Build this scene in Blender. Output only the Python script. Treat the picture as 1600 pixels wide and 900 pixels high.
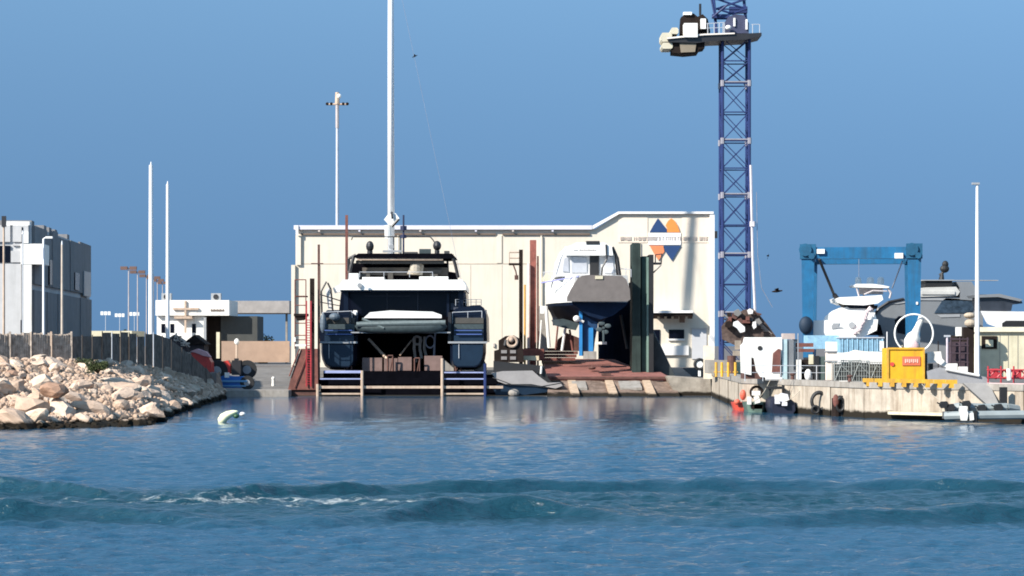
import bpy, bmesh, math, random
import numpy as np
from mathutils import Vector, Matrix, noise
random.seed(7)
R = math.radians
S = bpy.context.scene
for o in list(bpy.data.objects): bpy.data.objects.remove(o)
COL = S.collection

# ------------------------------------------------------------------ camera, sky, sun, exposure
F = 3600.0; CH = 4.4; CX = 800.0; HY = 540.0
cam = bpy.data.cameras.new('camera'); camo = bpy.data.objects.new('camera', cam); COL.objects.link(camo)
camo.location = (0, 0, CH); camo.rotation_euler = (R(90), 0, 0)
cam.sensor_width = 36; cam.lens = F*36/1600; cam.shift_y = 90/1600
cam.clip_start = 0.5; cam.clip_end = 30000
S.camera = camo

SUN = Vector((-0.643, -0.515, 0.565)).normalized()
world = bpy.data.worlds.new('World'); S.world = world; world.use_nodes = True
wn = world.node_tree; wn.nodes.clear()
wo = wn.nodes.new('ShaderNodeOutputWorld'); bg = wn.nodes.new('ShaderNodeBackground')
sky = wn.nodes.new('ShaderNodeTexSky'); sky.sky_type = 'NISHITA'; sky.sun_disc = False
sky.sun_elevation = math.asin(SUN.z); sky.sun_rotation = math.atan2(SUN.x, SUN.y)
sky.air_density = 1.0; sky.dust_density = 0.3; sky.ozone_density = 2.0; sky.altitude = 0
tc = wn.nodes.new('ShaderNodeTexCoord'); mp = wn.nodes.new('ShaderNodeCombineXYZ'); sxw = wn.nodes.new('ShaderNodeSeparateXYZ'); mrw = wn.nodes.new('ShaderNodeMapRange'); nrm = wn.nodes.new('ShaderNodeVectorMath'); nrm.operation = 'NORMALIZE'
mrw.inputs[1].default_value = 0.0; mrw.inputs[2].default_value = 0.22; mrw.inputs[3].default_value = 0.56; mrw.inputs[4].default_value = 0.24
wn.links.new(tc.outputs['Generated'], sxw.inputs[0]); wn.links.new(sxw.outputs['X'], mp.inputs[0]); wn.links.new(sxw.outputs['Y'], mp.inputs[1])
wn.links.new(sxw.outputs['Z'], mrw.inputs[0]); wn.links.new(mrw.outputs[0], mp.inputs[2]); wn.links.new(mp.outputs[0], nrm.inputs[0])
hs = wn.nodes.new('ShaderNodeHueSaturation'); hs.inputs['Saturation'].default_value = 1.10; hs.inputs['Hue'].default_value = 0.492
wn.links.new(nrm.outputs[0], sky.inputs['Vector'])
wn.links.new(sky.outputs['Color'], hs.inputs['Color']); wn.links.new(hs.outputs['Color'], bg.inputs['Color'])
wn.links.new(bg.outputs['Background'], wo.inputs['Surface'])
bg.inputs['Strength'].default_value = 0.098
sl = bpy.data.lights.new('sun', 'SUN'); so = bpy.data.objects.new('sun', sl); COL.objects.link(so)
sl.energy = 5.0; sl.angle = R(0.53); sl.color = (1, 0.945, 0.86)
so.rotation_euler = (-SUN).to_track_quat('-Z', 'Y').to_euler(); so.location = (-60, -40, 80)
S.view_settings.view_transform = 'Standard'; S.view_settings.look = 'None'
S.view_settings.exposure = 0.72; S.view_settings.gamma = 1; S.view_settings.use_curve_mapping = False
S.cycles.filter_width = 1.8

# ------------------------------------------------------------------ helpers
def PX(px, Y): return (px-CX)/F*Y
def PZ(py, Y): return CH + (HY-py)/F*Y
def P(px, py, Y): return Vector((PX(px, Y), Y, PZ(py, Y)))
WL = {}
MATS = {}
def mat(name, col, rough=.6, metal=0., var=.15, scale=1.2, dirt=None, damt=.5, bump=.0, streak=True, wet=None, spec=.5, coat=0):
    if name in MATS: return MATS[name]
    m = bpy.data.materials.new(name); m.use_nodes = True; n = m.node_tree; b = n.nodes['Principled BSDF']
    L = n.links.new
    t = n.nodes.new('ShaderNodeTexCoord'); oi = n.nodes.new('ShaderNodeObjectInfo')
    off = n.nodes.new('ShaderNodeVectorMath'); off.operation = 'MULTIPLY_ADD'
    cb = n.nodes.new('ShaderNodeCombineXYZ'); 
    for k in range(3): L(oi.outputs['Random'], cb.inputs[k])
    L(cb.outputs[0], off.inputs[0]); off.inputs[1].default_value = (37, 19, 53); L(t.outputs['Object'], off.inputs[2])
    nz = n.nodes.new('ShaderNodeTexNoise'); nz.inputs['Scale'].default_value = scale; nz.inputs['Detail'].default_value = 6
    nz.inputs['Roughness'].default_value = .65; L(off.outputs[0], nz.inputs['Vector'])
    mr = n.nodes.new('ShaderNodeMapRange'); mr.inputs[1].default_value = .3; mr.inputs[2].default_value = .7
    L(nz.outputs['Fac'], mr.inputs[0])
    mx = n.nodes.new('ShaderNodeMix'); mx.data_type = 'RGBA'
    mx.inputs[6].default_value = (*[c*(1-var) for c in col], 1); mx.inputs[7].default_value = (*[min(1, c*(1+var)) for c in col], 1)
    L(mr.outputs[0], mx.inputs[0]); out = mx.outputs[2]
    if dirt:
        mpp = n.nodes.new('ShaderNodeMapping'); mpp.inputs['Scale'].default_value = (1.6, 1.6, .13) if streak else (.6, .6, .6)
        L(off.outputs[0], mpp.inputs[0])
        n2 = n.nodes.new('ShaderNodeTexNoise'); n2.inputs['Scale'].default_value = 1.3; n2.inputs['Detail'].default_value = 7; n2.inputs['Roughness'].default_value = .7
        L(mpp.outputs[0], n2.inputs['Vector'])
        m2 = n.nodes.new('ShaderNodeMapRange'); m2.inputs[1].default_value = .48; m2.inputs[2].default_value = .72; m2.inputs[4].default_value = damt
        L(n2.outputs['Fac'], m2.inputs[0])
        x2 = n.nodes.new('ShaderNodeMix'); x2.data_type = 'RGBA'; L(m2.outputs[0], x2.inputs[0]); L(out, x2.inputs[6]); x2.inputs[7].default_value = (*dirt, 1)
        out = x2.outputs[2]
    if wet is not None:      # dark algae line at the water's edge, by real height
        g = n.nodes.new('ShaderNodeNewGeometry'); sx = n.nodes.new('ShaderNodeSeparateXYZ'); L(g.outputs['Position'], sx.inputs[0])
        ad = n.nodes.new('ShaderNodeMath'); ad.operation = 'MULTIPLY_ADD'; L(nz.outputs['Fac'], ad.inputs[0]); ad.inputs[1].default_value = -.5; L(sx.outputs['Z'], ad.inputs[2])
        m3 = n.nodes.new('ShaderNodeMapRange'); m3.inputs[1].default_value = wet-.25; m3.inputs[2].default_value = wet-.1; m3.inputs[3].default_value = 1; m3.inputs[4].default_value = 0
        L(ad.outputs[0], m3.inputs[0])
        x3 = n.nodes.new('ShaderNodeMix'); x3.data_type = 'RGBA'; L(m3.outputs[0], x3.inputs[0]); L(out, x3.inputs[6]); x3.inputs[7].default_value = (.022, .018, .013, 1)
        out = x3.outputs[2]
    L(out, b.inputs['Base Color'])
    b.inputs['Roughness'].default_value = rough; b.inputs['Metallic'].default_value = metal; b.inputs['Specular IOR Level'].default_value = min(spec, .12) if rough >= .9 else spec
    if coat: b.inputs['Coat Weight'].default_value = coat
    if bump:
        bp = n.nodes.new('ShaderNodeBump'); bp.inputs['Distance'].default_value = bump; L(nz.outputs['Fac'], bp.inputs['Height']); L(bp.outputs[0], b.inputs['Normal'])
    m.diffuse_color = (*col, 1); MATS[name] = m; return m

def split_islands(mb):
    par = list(range(len(mb.v)))
    def fd(i):
        while par[i] != i: par[i] = par[par[i]]; i = par[i]
        return i
    for f in mb.f:
        for j in f[1:]: par[fd(j)] = fd(f[0])
    groups = {}
    for f in mb.f: groups.setdefault(fd(f[0]), []).append(f)
    out = []
    for fs in groups.values():
        ids = sorted({i for f in fs for i in f}); mp_ = {k: n for n, k in enumerate(ids)}
        m = MB(); m.add([mb.v[i] for i in ids], [tuple(mp_[i] for i in f) for f in fs]); out.append(m)
    return out
class MB:
    def __init__(s): s.v = []; s.f = []
    def add(s, vs, fs):
        b = len(s.v); s.v += [Vector(v) for v in vs]; s.f += [tuple(i+b for i in f) for f in fs]; return s
    def box(s, x0, x1, y0, y1, z0, z1):
        return s.add([(x0,y0,z0),(x1,y0,z0),(x1,y1,z0),(x0,y1,z0),(x0,y0,z1),(x1,y0,z1),(x1,y1,z1),(x0,y1,z1)],
                     [(0,3,2,1),(4,5,6,7),(0,1,5,4),(1,2,6,5),(2,3,7,6),(3,0,4,7)])
    def pb(s, x0, y0, x1, y1, Y, d=.5):          # box whose front face (at depth Y) spans these photo pixels
        return s.box(PX(x0,Y), PX(x1,Y), Y, Y+d, PZ(y1,Y), PZ(y0,Y))
    def ext(s, pts, vec):                          # extrude a planar outline by vec
        vec = Vector(vec); n = len(pts); a = [Vector(p) for p in pts]
        return s.add(a+[p+vec for p in a], [tuple(range(n)), tuple(range(2*n-1, n-1, -1))]+[(i, i+n, (i+1)%n+n, (i+1)%n) for i in range(n)])
    def pp(s, pts, Y, d=.5): return s.ext([P(x, y, Y) for x, y in pts], (0, d, 0))
    def tube(s, a, b, r, n=8, r2=None):
        a = Vector(a); b = Vector(b); r2 = r if r2 is None else r2; d = (b-a)
        if d.length < 1e-6: return s
        q = d.to_track_quat('Z', 'Y'); vs = []
        for c, rr in ((a, r), (b, r2)):
            for k in range(n): vs.append(c+q@Vector((rr*math.cos(2*math.pi*k/n), rr*math.sin(2*math.pi*k/n), 0)))
        return s.add(vs, [tuple(range(n-1,-1,-1)), tuple(range(n, 2*n))]+[(i, (i+1)%n, (i+1)%n+n, i+n) for i in range(n)])
    def bar(s, a, b, w): return s.tube(a, b, w*.7, 4)
    def path(s, pts, r, n=6):
        for a, b in zip(pts, pts[1:]): s.tube(a, b, r, n)
        return s
    def loft(s, rings, cap=True):
        n = len(rings[0]); vs = [v for r in rings for v in r]; fs = []
        for j in range(len(rings)-1):
            for i in range(n): fs.append((j*n+i, j*n+(i+1)%n, (j+1)*n+(i+1)%n, (j+1)*n+i))
        if cap: fs += [tuple(range(n-1,-1,-1)), tuple(range((len(rings)-1)*n, len(rings)*n))]
        return s.add(vs, fs)
    def ball(s, c, rx, ry=None, rz=None, n=12, m=8):
        ry = ry or rx; rz = rz or rx; rings = []
        for j in range(m+1):
            t = math.pi*(j/m); st = max(math.sin(t), .02)
            rings.append([Vector((c[0]+rx*st*math.cos(2*math.pi*i/n), c[1]+ry*st*math.sin(2*math.pi*i/n), c[2]-rz*math.cos(t))) for i in range(n)])
        return s.loft(rings)
    def torus(s, c, Rr, r, ax='Y', n=24, m=8, sx=1):
        rings = []
        for i in range(n):
            a = 2*math.pi*i/n; ring = []
            for j in range(m):
                b = 2*math.pi*j/m; u = (Rr+r*math.cos(b))*math.cos(a)*sx; w = (Rr+r*math.cos(b))*math.sin(a); h = r*math.sin(b)
                p = {'Y': (u, h, w), 'Z': (u, w, h), 'X': (h, u, w)}[ax]; ring.append(Vector(c)+Vector(p))
            rings.append(ring)
        rings.append(rings[0]); return s.loft(rings, cap=False)
    def grid(s, fn, nu, nv):
        vs = [fn(i/nu, j/nv) for j in range(nv+1) for i in range(nu+1)]
        return s.add(vs, [(j*(nu+1)+i, j*(nu+1)+i+1, (j+1)*(nu+1)+i+1, (j+1)*(nu+1)+i) for j in range(nv) for i in range(nu)])
    def xf(s, M): s.v = [M@v for v in s.v]; return s
    def each(s, name, m, parent=None, **k):      # every separate piece becomes a part of its own
        for p in split_islands(s): p.build(name, m, parent, **k)
    def build(s, name, m, parent=None, label=None, cat=None, group=None, kind=None, smooth=False):
        org = WL[parent.name] if parent else None
        if org is None:
            if kind: org = Vector((0,0,0))
            else:
                xs = [v.x for v in s.v]; ys = [v.y for v in s.v]; zs = [v.z for v in s.v]
                org = Vector(((min(xs)+max(xs))/2, (min(ys)+max(ys))/2, min(zs)))
        me = bpy.data.meshes.new(name); me.from_pydata([v-org for v in s.v], [], s.f); me.update()
        bm = bmesh.new(); bm.from_mesh(me); bmesh.ops.recalc_face_normals(bm, faces=bm.faces); bm.to_mesh(me); bm.free()
        if smooth:
            for p in me.polygons: p.use_smooth = True
        me.materials.append(m); o = bpy.data.objects.new(name, me); COL.objects.link(o)
        if parent: o.parent = parent
        else: o.location = org
        WL[o.name] = org; tag(o, label, cat, group, kind); return o
def tag(o, label=None, cat=None, group=None, kind=None):
    if label: o['label'] = label
    if cat: o['category'] = cat
    if group: o['group'] = group
    if kind: o['kind'] = kind
    return o
def T(name, loc, label, cat, group=None):
    o = bpy.data.objects.new(name, None); COL.objects.link(o); o.location = loc; o.empty_display_size = .3
    WL[o.name] = Vector(loc); return tag(o, label, cat, group)
def smoothed(o, lv=1):
    m = o.modifiers.new('s', 'SUBSURF'); m.levels = lv; m.render_levels = lv; return o
def copy_tree(o, loc, label=None):
    r = o.copy(); COL.objects.link(r); r.location = loc
    if label: r['label'] = label
    for c in o.children:
        k = c.copy(); COL.objects.link(k); k.parent = r
        for g in c.children:
            h = g.copy(); COL.objects.link(h); h.parent = k
    return r

GZ = 2.1
# ------------------------------------------------------------------ materials
wall_m = mat('cream render', (.67,.605,.505), .9, var=.06, scale=.25, dirt=(.55,.44,.33), damt=.32)
white_trim = mat('white trim', (.78,.75,.72), .6, var=.04)
lilac_trim = mat('pale roof sheet', (.62,.60,.66), .5, var=.06)
brown_trim = mat('brown gutter', (.16,.11,.08), .7)
conc = mat('grey concrete', (.30,.275,.245), .9, var=.2, scale=1.5, dirt=(.16,.13,.10), damt=.6)
conc_d = mat('dark concrete', (.11,.10,.09), .9, var=.25, scale=.8, dirt=(.07,.06,.05), damt=.6, streak=False)
quay_m = mat('quay concrete', (.42,.36,.29), .9, var=.22, scale=1.3, dirt=(.14,.095,.06), damt=.8, wet=.33, bump=.03)
asphalt = mat('asphalt', (.14,.13,.125), .95, var=.2, scale=.4)
ramp_m = mat('slipway concrete', (.16,.145,.13), .85, var=.25, scale=.5, dirt=(.09,.075,.06), damt=.7, streak=False, wet=.3)
rust = mat('rusty red steel', (.17,.06,.045), .8, var=.35, scale=2, dirt=(.07,.03,.025), damt=.7, streak=False)
rust_d = mat('dark rust steel', (.10,.045,.035), .8, var=.4, scale=2)
red_deck = mat('red primer deck', (.25,.095,.075), .85, var=.25, scale=1.2, dirt=(.17,.07,.055), damt=.6, streak=False)
tan = mat('tan weathered steel', (.48,.36,.27), .7, var=.2, scale=2, dirt=(.2,.1,.06), damt=.5)
navy = mat('navy gelcoat', (.004,.008,.020), .35, var=.1, spec=.25)
shade_black = mat('matt black and shade', (.004,.004,.006), 1, var=.3, spec=0)  # plain black parts, and shade painted in under the catamaran
navy2 = mat('steel blue gelcoat', (.011,.024,.045), .35, var=.15, spec=.3)
darkglass = mat('dark glass', (.003,.004,.010), .25, var=.05, spec=.2)
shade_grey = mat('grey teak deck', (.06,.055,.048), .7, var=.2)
bluelt = mat('blue light strip', (.07,.12,.32), .4, var=.1)
white = mat('white gelcoat', (.82,.81,.77), .35, var=.03)
whiteb = mat('bright white paint', (.78,.76,.71), .6, var=.06, scale=2, dirt=(.42,.34,.25), damt=.5)
offwhite = mat('off white canvas', (.70,.68,.66), .8, var=.08)
black = mat('black rubber', (.012,.012,.013), .6, var=.2)
blk_metal = mat('black metal', (.02,.019,.021), .45, var=.2)
dkbrown = mat('dark brown', (.020,.014,.012), .9, spec=.2, var=.3)
grn_grey = mat('green grey tarp', (.035,.052,.056), .6, var=.3, scale=3)
taupe = mat('taupe stern shade', (.16,.14,.13), .5, var=.12, scale=1.5, spec=.2)
bluehull = mat('antifoul navy', (.004,.014,.04), .7, var=.3, spec=.2)
blue_lit = mat('sunlit antifoul blue', (.02,.19,.45), .5, var=.15)
dock_green = mat('dock green steel', (.028,.042,.038), .8, var=.3, scale=1, spec=.2, dirt=(.008,.012,.012), damt=.7)
dock_navy = mat('dock navy steel', (.004,.007,.014), 1, spec=0, var=.3, scale=1)
crane_b = mat('crane blue paint', (.012,.027,.11), .6, var=.2)
lift_b = mat('travel lift blue', (.004,.105,.235), .5, var=.18, scale=1.5, dirt=(.02,.05,.08), damt=.6)
lift_d = mat('lift dark blue', (.005,.075,.15), .5, var=.3)
beige = mat('beige weight concrete', (.55,.50,.38), .8, var=.12)
galv = mat('galvanised steel', (.55,.56,.58), .45, metal=.3, var=.08)
pole_w = mat('white pole paint', (.80,.79,.78), .45, var=.04)
yellow = mat('safety yellow', (.66,.36,.03), .6, var=.2, scale=4, dirt=(.3,.16,.06), damt=.6)
amber = mat('yellow container paint', (.74,.38,.010), .6, var=.12, scale=1.5, dirt=(.36,.17,.03), damt=.6)
redp = mat('red paint', (.50,.04,.03), .5, var=.25)
redf = mat('red plastic', (.40,.035,.045), .5, var=.3)
orange = mat('logo orange', (.75,.25,.05), .6, var=.04)
orange2 = mat('logo salmon', (.72,.22,.09), .6, var=.04)
logob = mat('logo blue', (.012,.045,.14), .6, var=.06)
letter = mat('faded lettering', (.56,.49,.44), .7, var=.15)
tarp_b = mat('light blue tarp', (.24,.42,.55), .7, var=.25, scale=4)
grey_y = mat('grey yacht paint', (.19,.20,.21), .35, var=.06)
grey_w = mat('grey wash', (.30,.31,.32), .5, var=.1)
wood_f = mat('weathered fence boards', (.42,.35,.29), .95, var=.5, scale=3, dirt=(.15,.12,.10), damt=.9)
dark_net = mat('dark shade net', (.15,.115,.095), .95, var=.5, scale=2)
tractor_b = mat('tractor blue', (.015,.12,.40), .4, var=.15)
cream2 = mat('old cream plaster', (.60,.55,.40), .9, var=.12, dirt=(.35,.3,.2), damt=.4)
tanwall = mat('sandy wall', (.34,.24,.18), .9, var=.1)
ltgrey_p = mat('precast panel', (.47,.47,.47), .9, var=.09, scale=.6, dirt=(.25,.25,.25), damt=.35)
rock_m = mat('limestone', (.60,.475,.375), .95, var=.2, scale=1.6, dirt=(.34,.22,.15), damt=.6, bump=.12, streak=False, wet=.30)
def _rv(m):      # every stone its own tone
    n = m.node_tree; b = n.nodes['Principled BSDF']; src = b.inputs['Base Color'].links[0].from_socket
    oi = n.nodes.new('ShaderNodeObjectInfo'); cr = n.nodes.new('ShaderNodeValToRGB'); e = cr.color_ramp.elements
    e[0].color = (.74,.68,.64,1); e[1].color = (1.12,1.10,1.05,1); e.new(.35).color = (1.0,.93,.88,1); e.new(.6).color = (.88,.88,.89,1)
    mx = n.nodes.new('ShaderNodeMix'); mx.data_type = 'RGBA'; mx.blend_type = 'MULTIPLY'; mx.inputs[0].default_value = 1
    n.links.new(oi.outputs['Random'], cr.inputs[0]); n.links.new(src, mx.inputs[6]); n.links.new(cr.outputs[0], mx.inputs[7]); n.links.new(mx.outputs[2], b.inputs['Base Color'])
_rv(rock_m)
rock_b = mat('brown limestone', (.36,.22,.15), .95, var=.25, scale=1.6, bump=.1, streak=False, wet=.34)
leaf = mat('scrub leaves', (.055,.07,.02), .8, var=.5, scale=3)
leaf2 = mat('dark tree leaves', (.025,.04,.018), .8, var=.5, scale=3)
bark = mat('bark', (.10,.07,.05), .9)
skin = mat('skin', (.45,.28,.2), .6)

def heap(name, x0, x1, ytop, Y, d, m1, m2, label, cat, n=60, seed=3, base=GZ, sz=.35):
    r = random.Random(seed); t = T(name, (PX((x0+x1)/2,Y),Y+d/2,base), label, cat)
    cx, hw = PX((x0+x1)/2,Y), (PX(x1,Y)-PX(x0,Y))/2; H_ = PZ(ytop,Y)-base
    def fn(u, v):
        a = u*2-1; c = v*2-1; q_ = max(0, 1-abs(a)**1.8)*max(0, 1-abs(c)**2)
        z = H_*q_**.7; p = Vector((cx+a*hw, Y+d/2+c*d/2, base+z)); p.z += noise.noise(p*1.6)*.35*min(1,z); return p
    MB().grid(fn, 26, 14).build('mound', m1, t)
    m_ = MB()
    for i in range(n):
        u, v = r.uniform(.12,.88), r.uniform(.05,.5); p = fn(u, v); dv = Vector((r.gauss(0,1),r.gauss(0,.5),r.gauss(0,.7)))
        m_.tube(p, p+dv.normalized()*r.uniform(.4,1.0)*sz*2, sz*.22, 5)
    o_ = m_.build('scrap', m2, t); o_['kind'] = 'stuff'; return t, fn
# ------------------------------------------------------------------ water
def wmat():
    m = bpy.data.materials.new('sea water'); m.use_nodes = True; n = m.node_tree; L = n.links.new; b = n.nodes['Principled BSDF']
    b.inputs['IOR'].default_value = 1.33
    g = n.nodes.new('ShaderNodeNewGeometry')
    n1 = n.nodes.new('ShaderNodeTexNoise'); n1.inputs['Scale'].default_value = 2.6; n1.inputs['Detail'].default_value = 5; n1.inputs['Roughness'].default_value = .6
    mpn = n.nodes.new('ShaderNodeMapping'); mpn.inputs['Scale'].default_value = (.6, 1, 1)
    L(g.outputs['Position'], mpn.inputs[0]); L(mpn.outputs[0], n1.inputs['Vector'])
    bp = n.nodes.new('ShaderNodeBump'); bp.inputs['Strength'].default_value = 1; bp.inputs['Distance'].default_value = .13
    L(n1.outputs['Fac'], bp.inputs['Height']); L(bp.outputs[0], b.inputs['Normal'])
    sp = n.nodes.new('ShaderNodeSeparateXYZ'); L(g.outputs['Position'], sp.inputs[0])      # calmer in the shelter of the slipway
    cm = n.nodes.new('ShaderNodeMapRange'); cm.inputs[1].default_value = 55; cm.inputs[2].default_value = 135; cm.inputs[3].default_value = .20; cm.inputs[4].default_value = .012
    L(sp.outputs['Y'], cm.inputs[0]); L(cm.outputs[0], bp.inputs['Distance'])
    at = n.nodes.new('ShaderNodeAttribute'); at.attribute_name = 'foam'
    n2 = n.nodes.new('ShaderNodeTexNoise'); n2.inputs['Scale'].default_value = 2.6; n2.inputs['Detail'].default_value = 8; n2.inputs['Roughness'].default_value = .75
    mp2 = n.nodes.new('ShaderNodeMapping'); mp2.inputs['Scale'].default_value = (.42, .9, 1); L(g.outputs['Position'], mp2.inputs[0]); L(mp2.outputs[0], n2.inputs['Vector'])
    ml = n.nodes.new('ShaderNodeMath'); ml.operation = 'MULTIPLY_ADD'; L(at.outputs['Fac'], ml.inputs[0]); ml.inputs[1].default_value = .42; L(n2.outputs['Fac'], ml.inputs[2])
    mr = n.nodes.new('ShaderNodeMapRange'); mr.inputs[1].default_value = .90; mr.inputs[2].default_value = 1.12; L(ml.outputs[0], mr.inputs[0])
    mk = n.nodes.new('ShaderNodeMath'); mk.operation = 'MULTIPLY'; mk.use_clamp = True
    gt = n.nodes.new('ShaderNodeMath'); gt.operation = 'GREATER_THAN'; gt.inputs[1].default_value = .02; L(at.outputs['Fac'], gt.inputs[0])
    L(mr.outputs[0], mk.inputs[0]); L(gt.outputs[0], mk.inputs[1])
    mx = n.nodes.new('ShaderNodeMix'); mx.data_type = 'RGBA'; L(mk.outputs[0], mx.inputs[0]); mx.inputs[6].default_value = (.004, .040, .062, 1); mx.inputs[7].default_value = (.60, .63, .62, 1)
    # churned wake is greener; also painted darker, for wave faces mirroring less sky
    tu = n.nodes.new('ShaderNodeAttribute'); tu.attribute_name = 'churn_dark'
    mg = n.nodes.new('ShaderNodeMix'); mg.data_type = 'RGBA'; L(tu.outputs['Fac'], mg.inputs[0]); mg.inputs[6].default_value = (.016, .066, .120, 1); mg.inputs[7].default_value = (.001, .021, .019, 1)
    L(mg.outputs[2], mx.inputs[6]); L(mx.outputs[2], b.inputs['Base Color'])
    rr = n.nodes.new('ShaderNodeMix'); rr.data_type = 'FLOAT'; L(mk.outputs[0], rr.inputs[0]); rr.inputs[2].default_value = .10; rr.inputs[3].default_value = .6; L(rr.outputs[0], b.inputs['Roughness'])
    return m
def water():
    rng = np.random.default_rng(3)
    Ys = [30.]
    while Ys[-1] < 205: Ys.append(Ys[-1] + max(.07, .12*(Ys[-1]/60)**1.3 if Ys[-1] > 92 or Ys[-1] < 56 else .08))
    Ys = np.array(Ys); us = np.linspace(-.27, .27, 640)
    Y, U = np.meshgrid(Ys, us, indexing='ij'); X = U*Y
    H = np.zeros_like(X)
    for k in range(110):
        lam = 0.30*(8.0)**(rng.random()); th = rng.normal(math.pi/2+.15, .5); kk = 2*math.pi/lam
        amp = .0105*lam*(.5+rng.random())/math.sqrt(110)*3.7
        fade = np.clip((lam*210-Y)/(lam*70), 0, 1)
        H += amp*np.sin(kk*(X*math.cos(th)+Y*math.sin(th))+rng.random()*6.28)*fade
    calm = np.clip((165-Y)/80, .07, 1); H *= calm
    px = CX+U*F
    def crest(pts):       # crest line Y as a function of X, from depth of the marks in the photo
        xs = np.array([p[0] for p in pts], float); ys_ = np.array([p[1] for p in pts], float)
        acc = 0
        for off in (-90,-60,-30,0,30,60,90): acc = acc+np.interp(px+off, xs, ys_)
        return acc/7
    def ridge(pts, amps, wf, wb, wob):
        c = crest(pts)+wob*np.sin(X*.55+1.3)+.5*wob*np.sin(X*1.7)
        a = crest(amps)*(1+.18*np.sin(X*.9+2)+.12*np.sin(X*2.3))
        d = Y-c
        return np.where(d < 0, a*np.exp(-(d/wf)**2), a*np.exp(-(d/wb)**2))
    def yd(py, z=.3): return (CH-z)*F/(py-HY)
    H += .88*ridge([(-200,yd(748)),(40,yd(752)),(230,yd(769)),(330,yd(766)),(560,yd(756)),(900,yd(752)),(1250,yd(748)),(1650,yd(755))],
               [(-200,.44),(60,.42),(200,.16),(330,.30),(450,.34),(560,.38),(800,.36),(1100,.32),(1500,.34),(1800,.34)], .45, 1.9, .16)
    H += ridge([(-200,yd(790)),(150,yd(790)),(330,yd(800)),(560,yd(800)),(740,yd(784)),(900,yd(790)),(1100,yd(800)),(1350,yd(795)),(1650,yd(792))],
               [(-200,.34),(120,.40),(250,.22),(360,.03),(470,.14),(600,.36),(760,.44),(900,.30),(1040,.10),(1250,.18),(1400,.38),(1800,.36)], .5, 2.0, .14)
    H += ridge([(-200,yd(772,.1)),(700,yd(775,.1)),(1200,yd(772,.1)),(1800,yd(770,.1))], [(-200,.03),(600,.07),(900,.14),(1500,.10),(1800,.1)], .7, 1.2, .5)
    # churned patch with foam between the two crests
    band = np.exp(-((Y-yd(779, .1))/2.3)**2)
    foam = band*np.interp(px, [-200,0,300,480,620,760,900,1100], [.9,.75,.95,1.0,1.0,.7,.45,.12])
    foam = np.maximum(foam, .55*np.exp(-((Y-yd(766,.2))/2.)**2)*np.exp(-((px-600)/170)**2))
    churn_dark = .62*np.exp(-((Y-yd(778, .2))/7.6)**6)
    for k in range(30):
        lam = .35+.7*rng.random(); th = rng.random()*6.28
        H += .006*band*np.sin(2*math.pi/lam*(X*math.cos(th)+Y*math.sin(th))+rng.random()*6)
    nr, nc = X.shape
    co = np.stack([X, Y, H], -1).reshape(-1, 3)
    idx = np.arange(nr*nc).reshape(nr, nc)
    q = np.stack([idx[:-1,:-1], idx[:-1,1:], idx[1:,1:], idx[1:,:-1]], -1).reshape(-1, 4)
    # skirts out to the open water on both sides, in front and behind
    W = 6000.; xt = []
    ex = np.array([[-W,-50,0],[W,-50,0],[W,30,0],[-W,30,0],[-W,205,0],[W,205,0],[-W,900,0],[W,900,0],
                   [-8.1,30,0],[8.1,30,0],[-.27*Ys[-1],205,0],[.27*Ys[-1],205,0]])
    b0 = len(co); co = np.concatenate([co, ex])
    qs = [[b0,b0+1,b0+2,b0+3],[b0+3,b0+8,b0+10,b0+4],[b0+9,b0+2,b0+5,b0+11],[b0+4,b0+5,b0+7,b0+6]]
    q = np.concatenate([q, np.array(qs)])
    me = bpy.data.meshes.new('water'); me.vertices.add(len(co)); me.vertices.foreach_set('co', co.ravel())
    me.loops.add(q.size); me.loops.foreach_set('vertex_index', q.ravel().astype(np.int32))
    me.polygons.add(len(q)); me.polygons.foreach_set('loop_start', (np.arange(len(q))*4).astype(np.int32))
    me.polygons.foreach_set('use_smooth', np.ones(len(q), bool))
    me.update(calc_edges=True); me.validate()
    for nm, arr in (('foam', foam), ('churn_dark', churn_dark)):
        a = me.attributes.new(nm, 'FLOAT', 'POINT'); a.data.foreach_set('value', np.concatenate([arr.ravel(), np.zeros(len(ex))]).astype(np.float32))
    me.materials.append(wmat()); o = bpy.data.objects.new('water', me); COL.objects.link(o); o['kind'] = 'structure'
water()

# ------------------------------------------------------------------ land: one sheet to the horizon, slipway, quay, rock bank
Q = [(PX(1112,200),200), (PX(1160,158),158), (PX(1350,140),140), (PX(1600,131),131), (45,124)]
coast = [(-6000,140), (PX(-300,140),140), (PX(110,150),150), (PX(240,168),168), (PX(338,196),196), (PX(338,238),238), (PX(1112,238),238)]
g = MB()
outline = coast + [(q[0]+.25, q[1]+.25) for q in Q] + [(6000,124), (6000,9000), (-6000,9000)]
g.add([(x,y,GZ) for x,y in outline], [tuple(range(len(outline)))])
for a, b in zip(outline[:len(coast)+5], outline[1:len(coast)+6]): g.add([(*a,GZ),(*b,GZ),(*b,-2),(*a,-2)], [(0,1,2,3)])
go = g.build('ground', asphalt, kind='structure')
bm = bmesh.new(); bm.from_mesh(go.data); bmesh.ops.triangulate(bm, faces=[f for f in bm.faces if len(f.verts) > 4]); bm.to_mesh(go.data); bm.free()
s = MB()
xl, xr = PX(338,238)-2, PX(1112,200)+.2
s.grid(lambda u, v: (xl+(xr-xl)*u, 194+44.2*v, -.45+(GZ+.47)*(v**.9)), 30, 20)
s.build('slipway', ramp_m, kind='structure')
s = MB()       # pale concrete lip of the slipway on the left
s.box(PX(345,199), PX(452,199), 198.2, 203, -.5, .55)
s.build('slipway_kerb', conc, kind='structure')
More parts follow.
